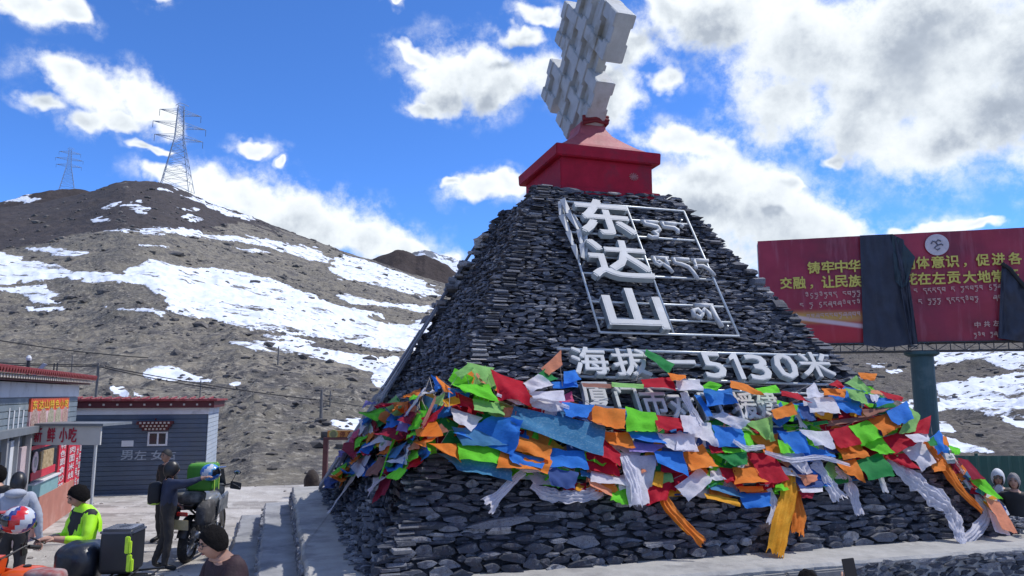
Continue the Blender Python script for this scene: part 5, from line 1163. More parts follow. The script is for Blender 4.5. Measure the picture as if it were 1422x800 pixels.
for (lab, x0, x1, f, n) in DEEP:
    e = None; pts = []
    for i in range(n):
        x = x0 + (x1 - x0) * (i + .5) / n; up, lo = band(x); y = up + (lo - up) * min(.97, max(.02, f + frnd.uniform(-.07, .07))); left = x < corner_x(y) - 2
        s = frnd.uniform(.75, 1.25); wpx = (27 if not left else 17) * s; hpx = (22 if not left else 22) * s; a = R(frnd.gauss(8 if x < 1200 else 35, 16)) if not left else R(frnd.gauss(-30, 22))
        if x > 1262: wpx *= .6; hpx *= .6
        lim = lo + 2; ca, sa = math.cos(a), math.sin(a)
        q = [(x + u * ca - v * sa, min(lim, y + u * sa + v * ca)) for u, v in ((-wpx / 2, -2), (wpx / 2, -2), (wpx / 2 * .95, hpx), (-wpx / 2 * .9, hpx))]
        if e is None: e = root_at(face_pt(x, y, 0, left), 'prayer_flag_string', lab, 'prayer flags', 'strings of prayer flags round the monument')
        o, c = cloth_quad('flag', q, .10 + frnd.uniform(0, .07), frnd.choice('BBWWRROOGGPDNYMSWL'), e, nu=6, nv=6, amp=.7); pts.append(c[0])
    mb = MB(); mb.tube(pts, .004, 4); mchild(mb.build('cord', cordm), e)
# long ceremonial scarves: bunched cloth following a path
def scarf(label, path, widths, k, off=.22, folds=5, fray=False, name='scarf', drop=.0):
    left = path[0][0] < corner_x(path[0][1]) - 2; nrm = LN if left else PN
    P = [face_pt(x, y, off - drop * i / (len(path) - 1), left) for i, (x, y) in enumerate(path)]
    # resample
    S = []
    for i in range(len(P) - 1):
        for j in range(7): t = j / 7; S.append((P[i].lerp(P[i + 1], t), widths[i] * (1 - t) + widths[i + 1] * t))
    S.append((P[-1], widths[-1])); pos = [s[0] for s in S]
    for _ in range(3): pos = [pos[0]] + [(pos[i - 1] + pos[i] * 2 + pos[i + 1]) / 4 for i in range(1, len(pos) - 1)] + [pos[-1]]
    sd = frnd.uniform(0, 99); n = 20; vs = []; m = len(pos); L = 0
    for i, p in enumerate(pos):
        t = (pos[min(i + 1, m - 1)] - pos[max(i - 1, 0)]).normalized(); s = t.cross(nrm).normalized(); w = S[i][1] * ((p - EYE).length / FPX) * .5
        w *= 1 + .22 * mnoise.noise(Vector((i * .35, sd, 0))) + (.30 * mnoise.noise(Vector((i * 1.4, sd, 7))) if fray else 0)
        tw = .5 * mnoise.noise(Vector((i * .16, sd, 3)))
        for j in range(n + 1):      # a pleated sheet, a little twisted along its run
            u = j / n * 2 - 1; e = abs(u)
            z = .20 * math.cos(u * math.pi * (folds * .75) + 1.2 * mnoise.noise(Vector((i * .12, sd, 9)))) * (1 - .3 * e) + .35 * (1 - u * u) + .45 * mnoise.noise(Vector((u * 2.2, i * .45, sd)))
            z += (.6 * mnoise.noise(Vector((u * 5, i * 1.1, sd))) if fray else 0)
            edge = (1 + .10 * mnoise.noise(Vector((i * .9, sd + u, 2)))) if e > .9 else 1
            end = (.9 * w * mnoise.noise(Vector((u * 6, sd, 4))) if i == m - 1 else 0)
            vs.append(p + s * (u * w * edge * math.cos(tw)) + nrm * (w * (.55 * z + u * math.sin(tw))) + t * end)
    mb = MB(); mb.add(vs, [(i * (n + 1) + j, i * (n + 1) + j + 1, (i + 1) * (n + 1) + j + 1, (i + 1) * (n + 1) + j) for i in range(m - 1) for j in range(n)])
    return tag(mb.build(name, flag_mat(k), smooth=True), label, 'scarf')
scarf('white scarf with a frayed end sticking out low left of the flag heap', [(728, 655), (712, 668), (695, 686), (677, 703)], [10, 11, 12, 22], 'W', .26)
scarf('long crumpled white scarf lying along the hem under the navy cloth', [(738, 674), (756, 686), (784, 691), (812, 688), (832, 684), (826, 668)], [10, 18, 16, 18, 17, 12], 'W', .2, fray=True)
scarf('white scarf bunched into a thick fold between the red cloth and the blue one', [(866, 634), (876, 655), (884, 680), (885, 702)], [14, 20, 16, 14], 'W', .32)
scarf('twin orange scarf hanging diagonally on the bare slate', [(916, 676), (930, 706), (952, 730), (976, 754)], [12, 13, 12, 13], 'O', .18, 3)
scarf('shorter orange strand beside the diagonal orange scarf', [(914, 680), (920, 700), (938, 722), (958, 742)], [7, 8, 8, 6], 'Y', .14, 3)
scarf('golden yellow scarf, the widest one, hanging down to the plinth', [(1098, 655), (1095, 690), (1086, 725), (1077, 770)], [16, 20, 27, 24], 'Y', .22, 4)
scarf('orange scarf hanging right beside the golden yellow one', [(1100, 657), (1106, 690), (1110, 715), (1107, 742)], [12, 16, 20, 18], 'O', .17, 4)
scarf('thin white scarf left of the golden yellow one', [(1064, 672), (1073, 690), (1077, 706), (1068, 728)], [5, 11, 13, 9], 'W', .2, 3)
scarf('white scarf with a square end hanging under the blue cloth on the right', [(1130, 642), (1142, 655), (1154, 675), (1166, 694)], [18, 15, 20, 23], 'W', .2)
scarf('frayed white scarf with ragged fringe next to the square-ended one', [(1158, 656), (1175, 664), (1184, 686), (1194, 716)], [17, 15, 16, 11], 'W', .16, fray=True)
scarf('broad white scarf trailing down the right side to the ledge', [(1232, 638), (1262, 662), (1296, 688), (1322, 712), (1330, 738), (1336, 756)], [15, 24, 30, 24, 15, 10], 'W', .2, 6, fray=True)
scarf('white scarf looping up from the ledge at the right corner', [(1317, 634), (1340, 664), (1362, 694), (1372, 716), (1352, 742), (1334, 757)], [12, 14, 11, 10, 14, 12], 'W', .14, fray=True)
scarf('orange scarf running down beside the broad white one', [(1284, 614), (1308, 641), (1334, 680), (1364, 710)], [9, 15, 15, 8], 'O', .22, 4)
scarf('pale narrow scarf stretched down the shaded left face to the ledge', [(512, 640), (494, 657), (476, 684), (457, 713)], [15, 16, 11, 13], 'W', .14, 3)
scarf('white scarf trailing from the donor lettering over the blue cloth', [(948, 545), (958, 565), (972, 590)], [10, 9, 13], 'W', .3)
scarf('narrow white strip hanging between an orange and a navy cloth', [(1096, 562), (1108, 578), (1116, 594)], [6, 9, 12], 'W', .27, 3)

scarf('thin white strand looped between the pale green knot and the top of the heap', [(690, 548), (722, 560), (752, 552), (790, 566)], [5, 7, 6, 5], 'W', .40, 3, fray=True)
scarf('crumpled white strand draped over the red cloth left of the big green flag', [(1062, 628), (1098, 640), (1140, 634), (1180, 646)], [6, 8, 7, 5], 'W', .36, 3, fray=True)
scarf('small white strand bunched under the pale green triangular flag', [(1018, 612), (1036, 624), (1062, 620)], [6, 9, 6], 'W', .36, 3, fray=True)
scarf('white strand lying across the orange and blue cloths near the left corner', [(700, 640), (732, 654), (770, 650)], [5, 8, 5], 'W', .34, 3, fray=True)
scarf('short white scarf fluttering high on the shaded left face', [(590, 540), (572, 566), (556, 588)], [10, 12, 8], 'W', .34, 3, fray=True)
scarf('pale lime scarf dangling from the middle of the shaded left face', [(552, 600), (540, 630), (528, 664)], [9, 11, 8], 'G', .30, 3)
scarf('white scarf hanging below the violet cloth near the bottom right of the heap', [(1206, 640), (1222, 662), (1230, 684)], [8, 10, 8], 'W', .2, 3, fray=True)
# ------------------------------------------------------------------ motorcycles
rub = mat('tyre_rubber', (.022, .021, .020), .85, .3, 20, bump=.5, bscale=60, dirt=(.16, .14, .12), dscale=4)
blk = mat('black_plastic', (.018, .018, .020), .45, .2, 10)
chrm = mat('worn_metal', (.38, .38, .38), .35, .15, 15, metal=.8)
engm = mat('engine_alloy', (.14, .14, .145), .45, .35, 25, metal=.5, dirt=(.06, .055, .05), dscale=8)
seatm = mat('seat_vinyl', (.015, .015, .016), .55, .2, 15, bump=.2)
glsm = mat('mirror_glass', (.30, .34, .40), .1, .05, 3, metal=.9)
def child(o, p): o.parent = p; return o
def XZ(y=0): return frame_mat((0, y, 0), (1, 0, 0), (0, 0, 1), (0, -1, 0))
def moto(label, loc, rz, tankc, lean=5, group='parked touring motorcycles', plate=True):
    """local frame: +x forward, rear axle at x=0"""
    e = empty('motorcycle', loc, rz, label=label, cat='motorcycle', group=group); e.rotation_euler = (R(lean), 0, rz)
    tk = mat(tankc[0], tankc[1], .3, .08, 4, coat=.5)
    def wheel(x, r, wd, nm):
        M = Matrix.Translation((x, 0, r)) @ Matrix.Rotation(R(90), 4, 'X')
        hub = MB(); hub.lathe([(.05, -.07), (.06, -.03), (.045, 0), (.06, .03), (.05, .07)], M, 14)
        w = hub.build(nm, engm, None); child(w, e)
        t = MB(); prof = [(r - .085, -wd * .38), (r - .05, -wd * .5), (r - .02, -wd * .42), (r, -wd * .15), (r, wd * .15), (r - .02, wd * .42), (r - .05, wd * .5), (r - .085, wd * .38)]
        n = 36; vs = []; fs = []
        for i, (rr, z) in enumerate(prof):
            for k in range(n):
                a = 2 * math.pi * k / n; q = rr + (.006 if (k % 2 and 1 < i < 6) else 0); vs.append(M @ Vector((q * math.cos(a), q * math.sin(a), z)))
        m_ = len(prof); fs = [(i * n + k, i * n + (k + 1) % n, ((i + 1) % m_) * n + (k + 1) % n, ((i + 1) % m_) * n + k) for i in range(m_) for k in range(n)]
        t.add(vs, fs); child(t.build('tyre', rub, None), w)
        rm = MB(); n = 32; pr = [(r - .09, -wd * .3), (r - .105, 0), (r - .09, wd * .3), (r - .08, 0)]; vs = [M @ Vector((rr * math.cos(2 * math.pi * k / n), rr * math.sin(2 * math.pi * k / n), z)) for rr, z in pr for k in range(n)]
        rm.add(vs, [(i * n + k, i * n + (k + 1) % n, ((i + 1) % 4) * n + (k + 1) % n, ((i + 1) % 4) * n + k) for i in range(4) for k in range(n)]); child(rm.build('rim', chrm, None), w)
        sp = MB()
        for k in range(20):
            a = 2 * math.pi * k / 20; b = a + (.25 if k % 2 else -.25); s = .05 if k % 4 < 2 else -.05
            sp.tube([M @ Vector((.05 * math.cos(b), .05 * math.sin(b), s)), M @ Vector(((r - .10) * math.cos(a), (r - .10) * math.sin(a), 0))], .003, 4)
        o = child(sp.build('spokes', chrm, None), w); o['kind'] = 'stuff'
        d = MB(); d.lathe([(.13, -.055), (.13, -.05)], M, 24); child(d.build('brake_disc', chrm, None), w)
    wheel(0, .32, .15, 'rear_wheel'); wheel(1.42, .34, .11, 'front_wheel')
    f = MB()
    for s in (-1, 1):
        f.tube([(0, s * .11, .32), (.48, s * .13, .38), (.62, s * .12, .62), (.20, s * .12, .80), (-.25, s * .12, .86)], .02, 7)
        f.tube([(.62, s * .12, .62), (1.08, s * .05, .93)], .02, 7); f.tube([(.52, s * .12, .32), (.98, s * .10, .40), (1.10, s * .04, .86)], .018, 7)
    child(f.build('frame', blk, None, smooth=True), e)
    g = MB(); g.box((.62, 0, .43), (.42, .28, .26)); g.box((.80, 0, .62), (.20, .22, .28)); g.box((.50, 0, .62), (.22, .20, .14))
    child(g.build('engine', engm, None, bevel=.03), e)
    fin = MB()
    for k in range(6): fin.box((.80, 0, .52 + k * .04), (.25, .26, .012))
    child(fin.build('cooling_fins', engm, None), e)
    ex = MB(); ex.tube([(.90, -.14, .50), (.98, -.15, .30), (.60, -.17, .24), (.20, -.19, .34), (-.35, -.22, .52)], [.022, .022, .024, .05, .055], 10); child(ex.build('exhaust', chrm, None, smooth=True), e)
    fk = MB()
    for s in (-1, 1): fk.tube([(1.42, s * .09, .34), (1.28, s * .09, .64), (1.10, s * .09, 1.00)], [.028, .026, .02], 9)
    child(fk.build('fork', chrm, None, smooth=True), e)
    # tank: lofted sections
    T_ = MB(); secs = [(.42, .09, .78, .86), (.52, .12, .76, .96), (.70, .16, .74, 1.02), (.88, .17, .72, 1.03), (1.00, .14, .76, .98), (1.06, .07, .82, .92)]; vs = []; n = 14
    for (x, w, z0, z1) in secs:
        for k in range(n):
            a = 2 * math.pi * k / n; ca, sa = math.cos(a), math.sin(a); vs.append((x, w * math.copysign(abs(ca) ** .7, ca), (z0 + z1) / 2 + (z1 - z0) / 2 * math.copysign(abs(sa) ** .75, sa)))
    T_.add(vs, [(i * n + k, i * n + (k + 1) % n, (i + 1) * n + (k + 1) % n, (i + 1) * n + k) for i in range(len(secs) - 1) for k in range(n)] + [tuple(range(n)), tuple((len(secs) - 1) * n + k for k in range(n))])
    tnk = child(T_.build('tank', tk, None, smooth=True), e)
    c = MB(); c.lathe([(.035, 1.015), (.035, 1.035), (.02, 1.04)], Matrix.Translation((.80, 0, 0)), 14); child(c.build('fuel_cap', blk, None), tnk)
    for s in (-1, 1):
        p = MB(); p.hexa([Vector(q) for q in ((.78, s * .17, .62), (1.22, s * .20, .70), (1.24, s * .17, .70), (.80, s * .14, .62), (.74, s * .19, .90), (1.20, s * .20, .98), (1.20, s * .15, .99), (.74, s * .15, .92))]); child(p.build('side_panel', tk, None, bevel=.02), e)
    st = MB(); secs = [(-.30, .10, .86, .93), (-.05, .14, .83, .92), (.15, .15, .80, .87), (.35, .14, .78, .86), (.46, .10, .80, .90)]; vs = []
    for (x, w, z0, z1) in secs:
        for k in range(n):
            a = 2 * math.pi * k / n; ca, sa = math.cos(a), math.sin(a); vs.append((x, w * math.copysign(abs(ca) ** .5, ca), (z0 + z1) / 2 + (z1 - z0) / 2 * math.copysign(abs(sa) ** .6, sa)))
    st.add(vs, [(i * n + k, i * n + (k + 1) % n, (i + 1) * n + (k + 1) % n, (i + 1) * n + k) for i in range(len(secs) - 1) for k in range(n)] + [tuple(range(n)), tuple((len(secs) - 1) * n + k for k in range(n))]); child(st.build('seat', seatm, None, smooth=True), e)
    h = MB(); h.tube([(.92, .42, 1.10), (1.00, .30, 1.14), (1.08, .10, 1.08), (1.08, -.10, 1.08), (1.00, -.30, 1.14), (.92, -.42, 1.10)], .013, 8); hb_ = child(h.build('handlebar', blk, None, smooth=True), e)
    for s in (-1, 1):
        g_ = MB(); g_.tube([(.92, s * .42, 1.10), (.965, s * .31, 1.135)], .02, 8); child(g_.build('grip', seatm, None), hb_)
        lv = MB(); lv.tube([(1.00, s * .30, 1.13), (1.03, s * .36, 1.11), (.98, s * .44, 1.08)], .006, 5); child(lv.build('lever', chrm, None), hb_)
        mr = MB(); mr.tube([(1.00, s * .28, 1.15), (.98, s * .34, 1.30)], .006, 5); mr.ball((.97, s * .37, 1.34), (.02, .065, .042), 12, 8); mm = child(mr.build('mirror', blk, None, smooth=True), e)
        gl_ = MB(); gl_.ball((.955, s * .37, 1.34), (.008, .055, .034), 12, 6); child(gl_.build('mirror_glass', glsm, None), mm)
        hg = MB(); hg.hexa([Vector(q) for q in ((1.02, s * .26, 1.05), (1.06, s * .44, 1.03), (1.04, s * .44, 1.03), (1.0, s * .26, 1.05), (1.03, s * .26, 1.18), (1.07, s * .44, 1.15), (1.05, s * .44, 1.15), (1.01, s * .26, 1.18))]); child(hg.build('hand_guard', blk, None, bevel=.008), e)
    hl = MB(); hl.ball((1.22, 0, .98), (.09, .12, .10), 16, 10); child(hl.build('headlight', glassd, None, smooth=True), e)
    fa = MB(); fa.hexa([Vector(q) for q in ((1.10, -.15, .86), (1.30, -.07, .88), (1.30, .07, .88), (1.10, .15, .86), (1.06, -.16, 1.10), (1.20, -.10, 1.12), (1.20, .10, 1.12), (1.06, .16, 1.10))]); child(fa.build('nose_cowl', tk, None, bevel=.02), e)
    ws = MB(); ws.hexa([Vector(q) for q in ((1.20, -.13, 1.09), (1.215, -.13, 1.09), (1.215, .13, 1.09), (1.20, .13, 1.09), (1.06, -.10, 1.38), (1.072, -.10, 1.38), (1.072, .10, 1.38), (1.06, .10, 1.38))]); child(ws.build('windscreen', mat('smoked_screen', (.04, .045, .05), .1, .05, 3, spec=.7), None), e)
    for (x0, x1, r_, nm) in ((1.14, 1.72, .40, 'front_fender'), (-.42, .05, .40, 'rear_fender')):
        fd = MB(); cx = 1.42 if nm[0] == 'f' else 0; a0, a1 = (40, 150) if nm[0] == 'f' else (60, 165); vs = []; m_ = 12
        for i in range(m_ + 1):
            a = R(a0 + (a1 - a0) * i / m_)
            for (dy, dr) in ((-.075, -.02), (-.05, 0), (.05, 0), (.075, -.02)): vs.append((cx + (r_ + dr) * math.cos(a), dy, .34 + (r_ + dr) * math.sin(a)))
        fd.add(vs, [(i * 4 + k, i * 4 + k + 1, (i + 1) * 4 + k + 1, (i + 1) * 4 + k) for i in range(m_) for k in range(3)]); child(fd.build(nm, tk if nm[0] == 'f' else blk, None, smooth=True), e)
    rk = MB()
    for s in (-1, 1): rk.tube([(.02, s * .12, .92), (-.45, s * .12, .96)], .011, 6)
    for x in (-.02, -.2, -.4): rk.tube([(x, -.12, .945), (x, .12, .945)], .009, 6)
    child(rk.build('luggage_rack', blk, None), e)
    if plate:
        pl_ = MB(); pl_.hexa([Vector(q) for q in ((-.455, -.12, .58), (-.445, -.12, .58), (-.445, .12, .58), (-.455, .12, .58), (-.505, -.12, .74), (-.495, -.12, .74), (-.495, .12, .74), (-.505, .12, .74))]); child(pl_.build('licence_plate', mat('plate_yellow', (.50, .42, .22), .5, .1, 12, dirt=(.35, .30, .20)), None, bevel=.003), e)
    tl_ = MB(); tl_.box((-.46, 0, .82), (.06, .16, .06)); child(tl_.build('tail_light', mat('red_lens', (.30, .01, .01), .25), None, bevel=.01), e)
    sd = MB(); sd.tube([(.55, .14, .32), (.50, .30, .02)], .013, 6); child(sd.build('side_stand', blk, None), e)
    return e
def bag(name, label, cat, c, dims, rz, m, lid=None, sq=.45, rx=0, strap=None, nz=.05, seed=1):
    """a rounded soft or hard case: superellipsoid body, lid, straps"""
    e = empty(name, c, rz, label=label, cat=cat); n, m_ = 24, 14; vs = []
    for i in range(m_ + 1):
        th = math.pi * i / m_
        for k in range(n):
            a = 2 * math.pi * k / n; f = lambda v: math.copysign(abs(v) ** sq, v)
            v = Vector((f(math.sin(th)) * f(math.cos(a)) * dims[0] / 2, f(math.sin(th)) * f(math.sin(a)) * dims[1] / 2, f(math.cos(th)) * dims[2] / 2))
            v *= 1 + nz * mnoise.noise(v * 7 + Vector((seed, 0, 0))); vs.append(v + Vector((0, 0, dims[2] / 2)))
    mb = MB(); mb.add(vs, [(i * n + k, (i + 1) * n + k, (i + 1) * n + (k + 1) % n, i * n + (k + 1) % n) for i in range(m_) for k in range(n)]); child(mb.build('body', m, None, smooth=True), e)
    if lid:
        mb = MB(); mb.box((0, 0, dims[2] - .035), (dims[0] * 1.03, dims[1] * 1.03, .07)); child(mb.build('lid', lid, None, bevel=.025), e)
        mb = MB(); mb.box((0, -dims[1] / 2 - .012, dims[2] * .62), (.07, .02, .08)); child(mb.build('latch', chrm, None, bevel=.004), e)
    if strap:
        for sx in (-.28, .28):
            mb = MB(); x = sx * dims[0]; w = .018; hy, hz_ = dims[1] / 2 * 1.02, dims[2] * 1.01
            ring = [(-hy, 0), (-hy, hz_ * .8), (-hy * .8, hz_), (hy * .8, hz_), (hy, hz_ * .8), (hy, 0)]
            for i in range(5): (a, b), (c2, d2) = ring[i], ring[i + 1]; mb.add([(x - w, a * 1.02, b), (x + w, a * 1.02, b), (x + w, c2 * 1.02, d2), (x - w, c2 * 1.02, d2)], [(0, 1, 2, 3)])
            child(mb.build('strap', strap, None), e)
    e.rotation_euler = (rx, 0, rz); return e
def helmet(label, c, rz, cols, rx=0, s=.135):
    e = empty('helmet', c, rz, label=label, cat='helmet')
    ms = [mat(n, b, .25, .05, 4, coat=.6) for n, b in cols]; n, m_ = 24, 16; vs = []; fs = []; mi = []
    for i in range(m_ + 1):
        th = math.pi * .93 * i / m_
        for k in range(n):
            a = 2 * math.pi * k / n; v = Vector((math.sin(th) * math.cos(a) * 1.14, math.sin(th) * math.sin(a) * .95, math.cos(th)))
            if v.z < -.2: v.x *= 1 + .14 * (v.x > 0)
            vs.append(v * s)
    for i in range(m_):
        for k in range(n): fs.append((i * n + k, (i + 1) * n + k, (i + 1) * n + (k + 1) % n, i * n + (k + 1) % n)); mi.append((0 if (k + i // 2) % 8 < 3 else 1 if (k + i // 2) % 8 < 6 else 2) % len(ms))
    mb = MB(); mb.add(vs, fs); mb.m = mi; child(mb.build('shell', ms, None, smooth=True), e)
    v = MB(); vv = []
    for i in range(7):
        z = -.32 + .72 * i / 6
        for k in range(15):
            a = R(-68 + 136 * k / 14); r_ = math.sqrt(max(0, 1 - z * z)) * 1.04; vv.append(Vector((r_ * math.cos(a) * 1.15, r_ * math.sin(a) * .97, z)) * s)
    v.add(vv, [(i * 15 + k, i * 15 + k + 1, (i + 1) * 15 + k + 1, (i + 1) * 15 + k) for i in range(6) for k in range(14)]); child(v.build('visor', mat('dark_visor', (.012, .014, .02), .08, .05, 3, spec=.8), None, smooth=True), e)
    p = MB(); p.hexa([Vector(q) * s for q in ((.85, -.6, .55), (1.75, -.38, .62), (1.75, .38, .62), (.85, .6, .55), (.82, -.6, .64), (1.75, -.36, .67), (1.75, .36, .67), (.82, .6, .64))]); child(p.build('peak', ms[0], None, bevel=.006), e)
    e.rotation_euler = (rx, 0, rz); return e
# motorcycle seen from behind, with the green box
pM = gz(258, 781); azM = R(-4)
m1 = moto('dusty motorcycle seen from behind, with a big green box and spoked rear wheel', pM, math.pi / 2 - azM, ('grey_tank', (.16, .17, .18)), 4)
Mm = Matrix.Translation(pM) @ Matrix.Rotation(math.pi / 2 - azM, 4, 'Z')
greenb = mat('green_box_fabric', (.055, .24, .02), .6, .12, 4, bump=.3, bscale=8)
limem = mat('lime_edge', (.38, .60, .06), .5)
bag('top_box', 'big bright green box strapped behind the seat of the motorcycle with the spoked rear wheel', 'box', Mm @ Vector((.0, -.20, 1.13)), (.40, .42, .43), math.pi / 2 - azM, greenb, None, .25, strap=limem, nz=.02)
bag('saddle_bag', 'dusty black saddle bag hanging on the left side of the green-box motorcycle', 'bag', Mm @ Vector((-.10, .26, .62)), (.50, .20, .36), math.pi / 2 - azM, mat('dusty_black_fabric', (.045, .045, .048), .8, .5, 9, bump=.5, dirt=(.16, .15, .145), dscale=6), None, .5, nz=.10)
bag('saddle_bag', 'dusty black saddle bag hanging on the right side of the green-box motorcycle', 'bag', Mm @ Vector((-.10, -.30, .60)), (.50, .20, .38), math.pi / 2 - azM, mat('dusty_black_fabric', (.045, .045, .048)), None, .5, nz=.10, seed=4)
bag('roll_bag', 'dark camouflage roll bag lying across the rack under the green box', 'bag', Mm @ Vector((-.14, .02, .93)), (.34, .62, .21), math.pi / 2 - azM, mat('camo_fabric', (.05, .055, .05), .85, .6, 7, bump=.5, alt=(.22, .22, .21)), None, .6, nz=.08, seed=8)
hp = gY(292, 656, (Mm @ Vector((-.2, 0, 0))).y)
helmet('blue and white helmet resting on the green box of the motorcycle', hp, R(10), [('helmet_blue', (.03, .16, .50)), ('helmet_white', (.55, .58, .62)), ('helmet_sky', (.06, .30, .58))])
# orange motorcycle, bottom left, nose out of the picture
pO = Vector((gY(166, 700, 7.6).x, 7.6, 0))
m2 = moto('orange motorcycle at the bottom left corner loaded with black luggage', pO, R(184), ('orange_paint', (.72, .10, .015)), -3)
Mo = Matrix.Translation(pO) @ Matrix.Rotation(R(184), 4, 'Z')
capb = mat('case_black', (.020, .021, .024), .4, .2, 6)
bag('top_case', 'black hard top case with blue-grey lid at the rear of the orange motorcycle', 'case', Mo @ Vector((-.06, .0, .95)), (.31, .34, .43), R(184), capb, mat('case_lid', (.07, .08, .11), .25, .1, 5, coat=.4), .22, nz=.01)
for k, (z, h_) in enumerate(((1.20, .13), (1.02, .15))):
    p = gY(177 + k * 2, 757 + k * 25, 7.38); mb = MB(); mb.box((0, 0, 0), (.045, .03, .16)); mb.box((.03, 0, -.02), (.02, .035, .12)); o = mb.build('reflective_strip', mat('hi_vis_yellow', (.50, .75, .04), .45), None, bevel=.008); o.location = p; tag(o, ('upper' if not k else 'lower') + ' hi-vis yellow strip hooked on the side of the black top case', 'strip')
bag('duffel_bag', 'shiny black waterproof duffel bag on the seat of the orange motorcycle', 'bag', Mo @ Vector((.32, .0, .88)), (.40, .50, .36), R(184), mat('wet_black_vinyl', (.016, .018, .024), .28, .3, 6, bump=.6, bscale=6), None, .62, nz=.14, seed=5)
bag('side_case', 'black side pannier low on the near flank of the orange motorcycle', 'case', Mo @ Vector((-.02, .30, .52)), (.46, .20, .36), R(184), capb, None, .3, nz=.01)
helmet('red, white and blue helmet hung on the bars of the orange motorcycle', gY(26, 722, 7.45), R(200), [('helmet_red', (.60, .02, .02)), ('helmet_white', (.55, .58, .62)), ('helmet_navy', (.03, .05, .22))], s=.132)
bag('tank_bag', 'small red and grey tank bag strapped low in front of the duffel bag', 'bag', gY(62, 812, 7.0), (.34, .22, .14), R(184), mat('red_grey_fabric', (.40, .04, .03), .7, .4, 9, alt=(.35, .33, .32)), None, .5, nz=.15, seed=2)
pS = Vector((gY(-30, 700, 6.15).x, 6.15, 0))
m3 = moto('silver-tanked motorcycle cut off by the bottom left corner of the picture', pS, R(150), ('silver_tank', (.50, .52, .54)), -4)

# ------------------------------------------------------------------ people
skin_m = mat('skin', (.42, .24, .17), .55, .08, 12)
hair_m = mat('black_hair', (.009, .008, .008), .95, .3, 40, bump=.6, bscale=60, spec=.12)
def skin_mesh(nodes, edges, sub=2):
    """grow one continuous surface over a skeleton; nodes: list of (Vector, rx, ry)"""
    me = bpy.data.meshes.new('body'); me.from_pydata([n[0] for n in nodes], edges, []); me.update()
    o = bpy.data.objects.new('body', me); col.objects.link(o)
    md = o.modifiers.new('s', 'SKIN'); md.use_smooth_shade = True; md.branch_smoothing = .3
    for v, n in zip(me.skin_vertices[0].data, nodes): v.radius = (n[1], n[2])
    me.skin_vertices[0].data[0].use_root = True
    sb_ = o.modifiers.new('u', 'SUBSURF'); sb_.levels = sub; sb_.render_levels = sub
    bpy.context.view_layer.update()
    out = bpy.data.meshes.new_from_object(o.evaluated_get(bpy.context.evaluated_depsgraph_get()))
    bpy.data.objects.remove(o); bpy.data.meshes.remove(me); return out
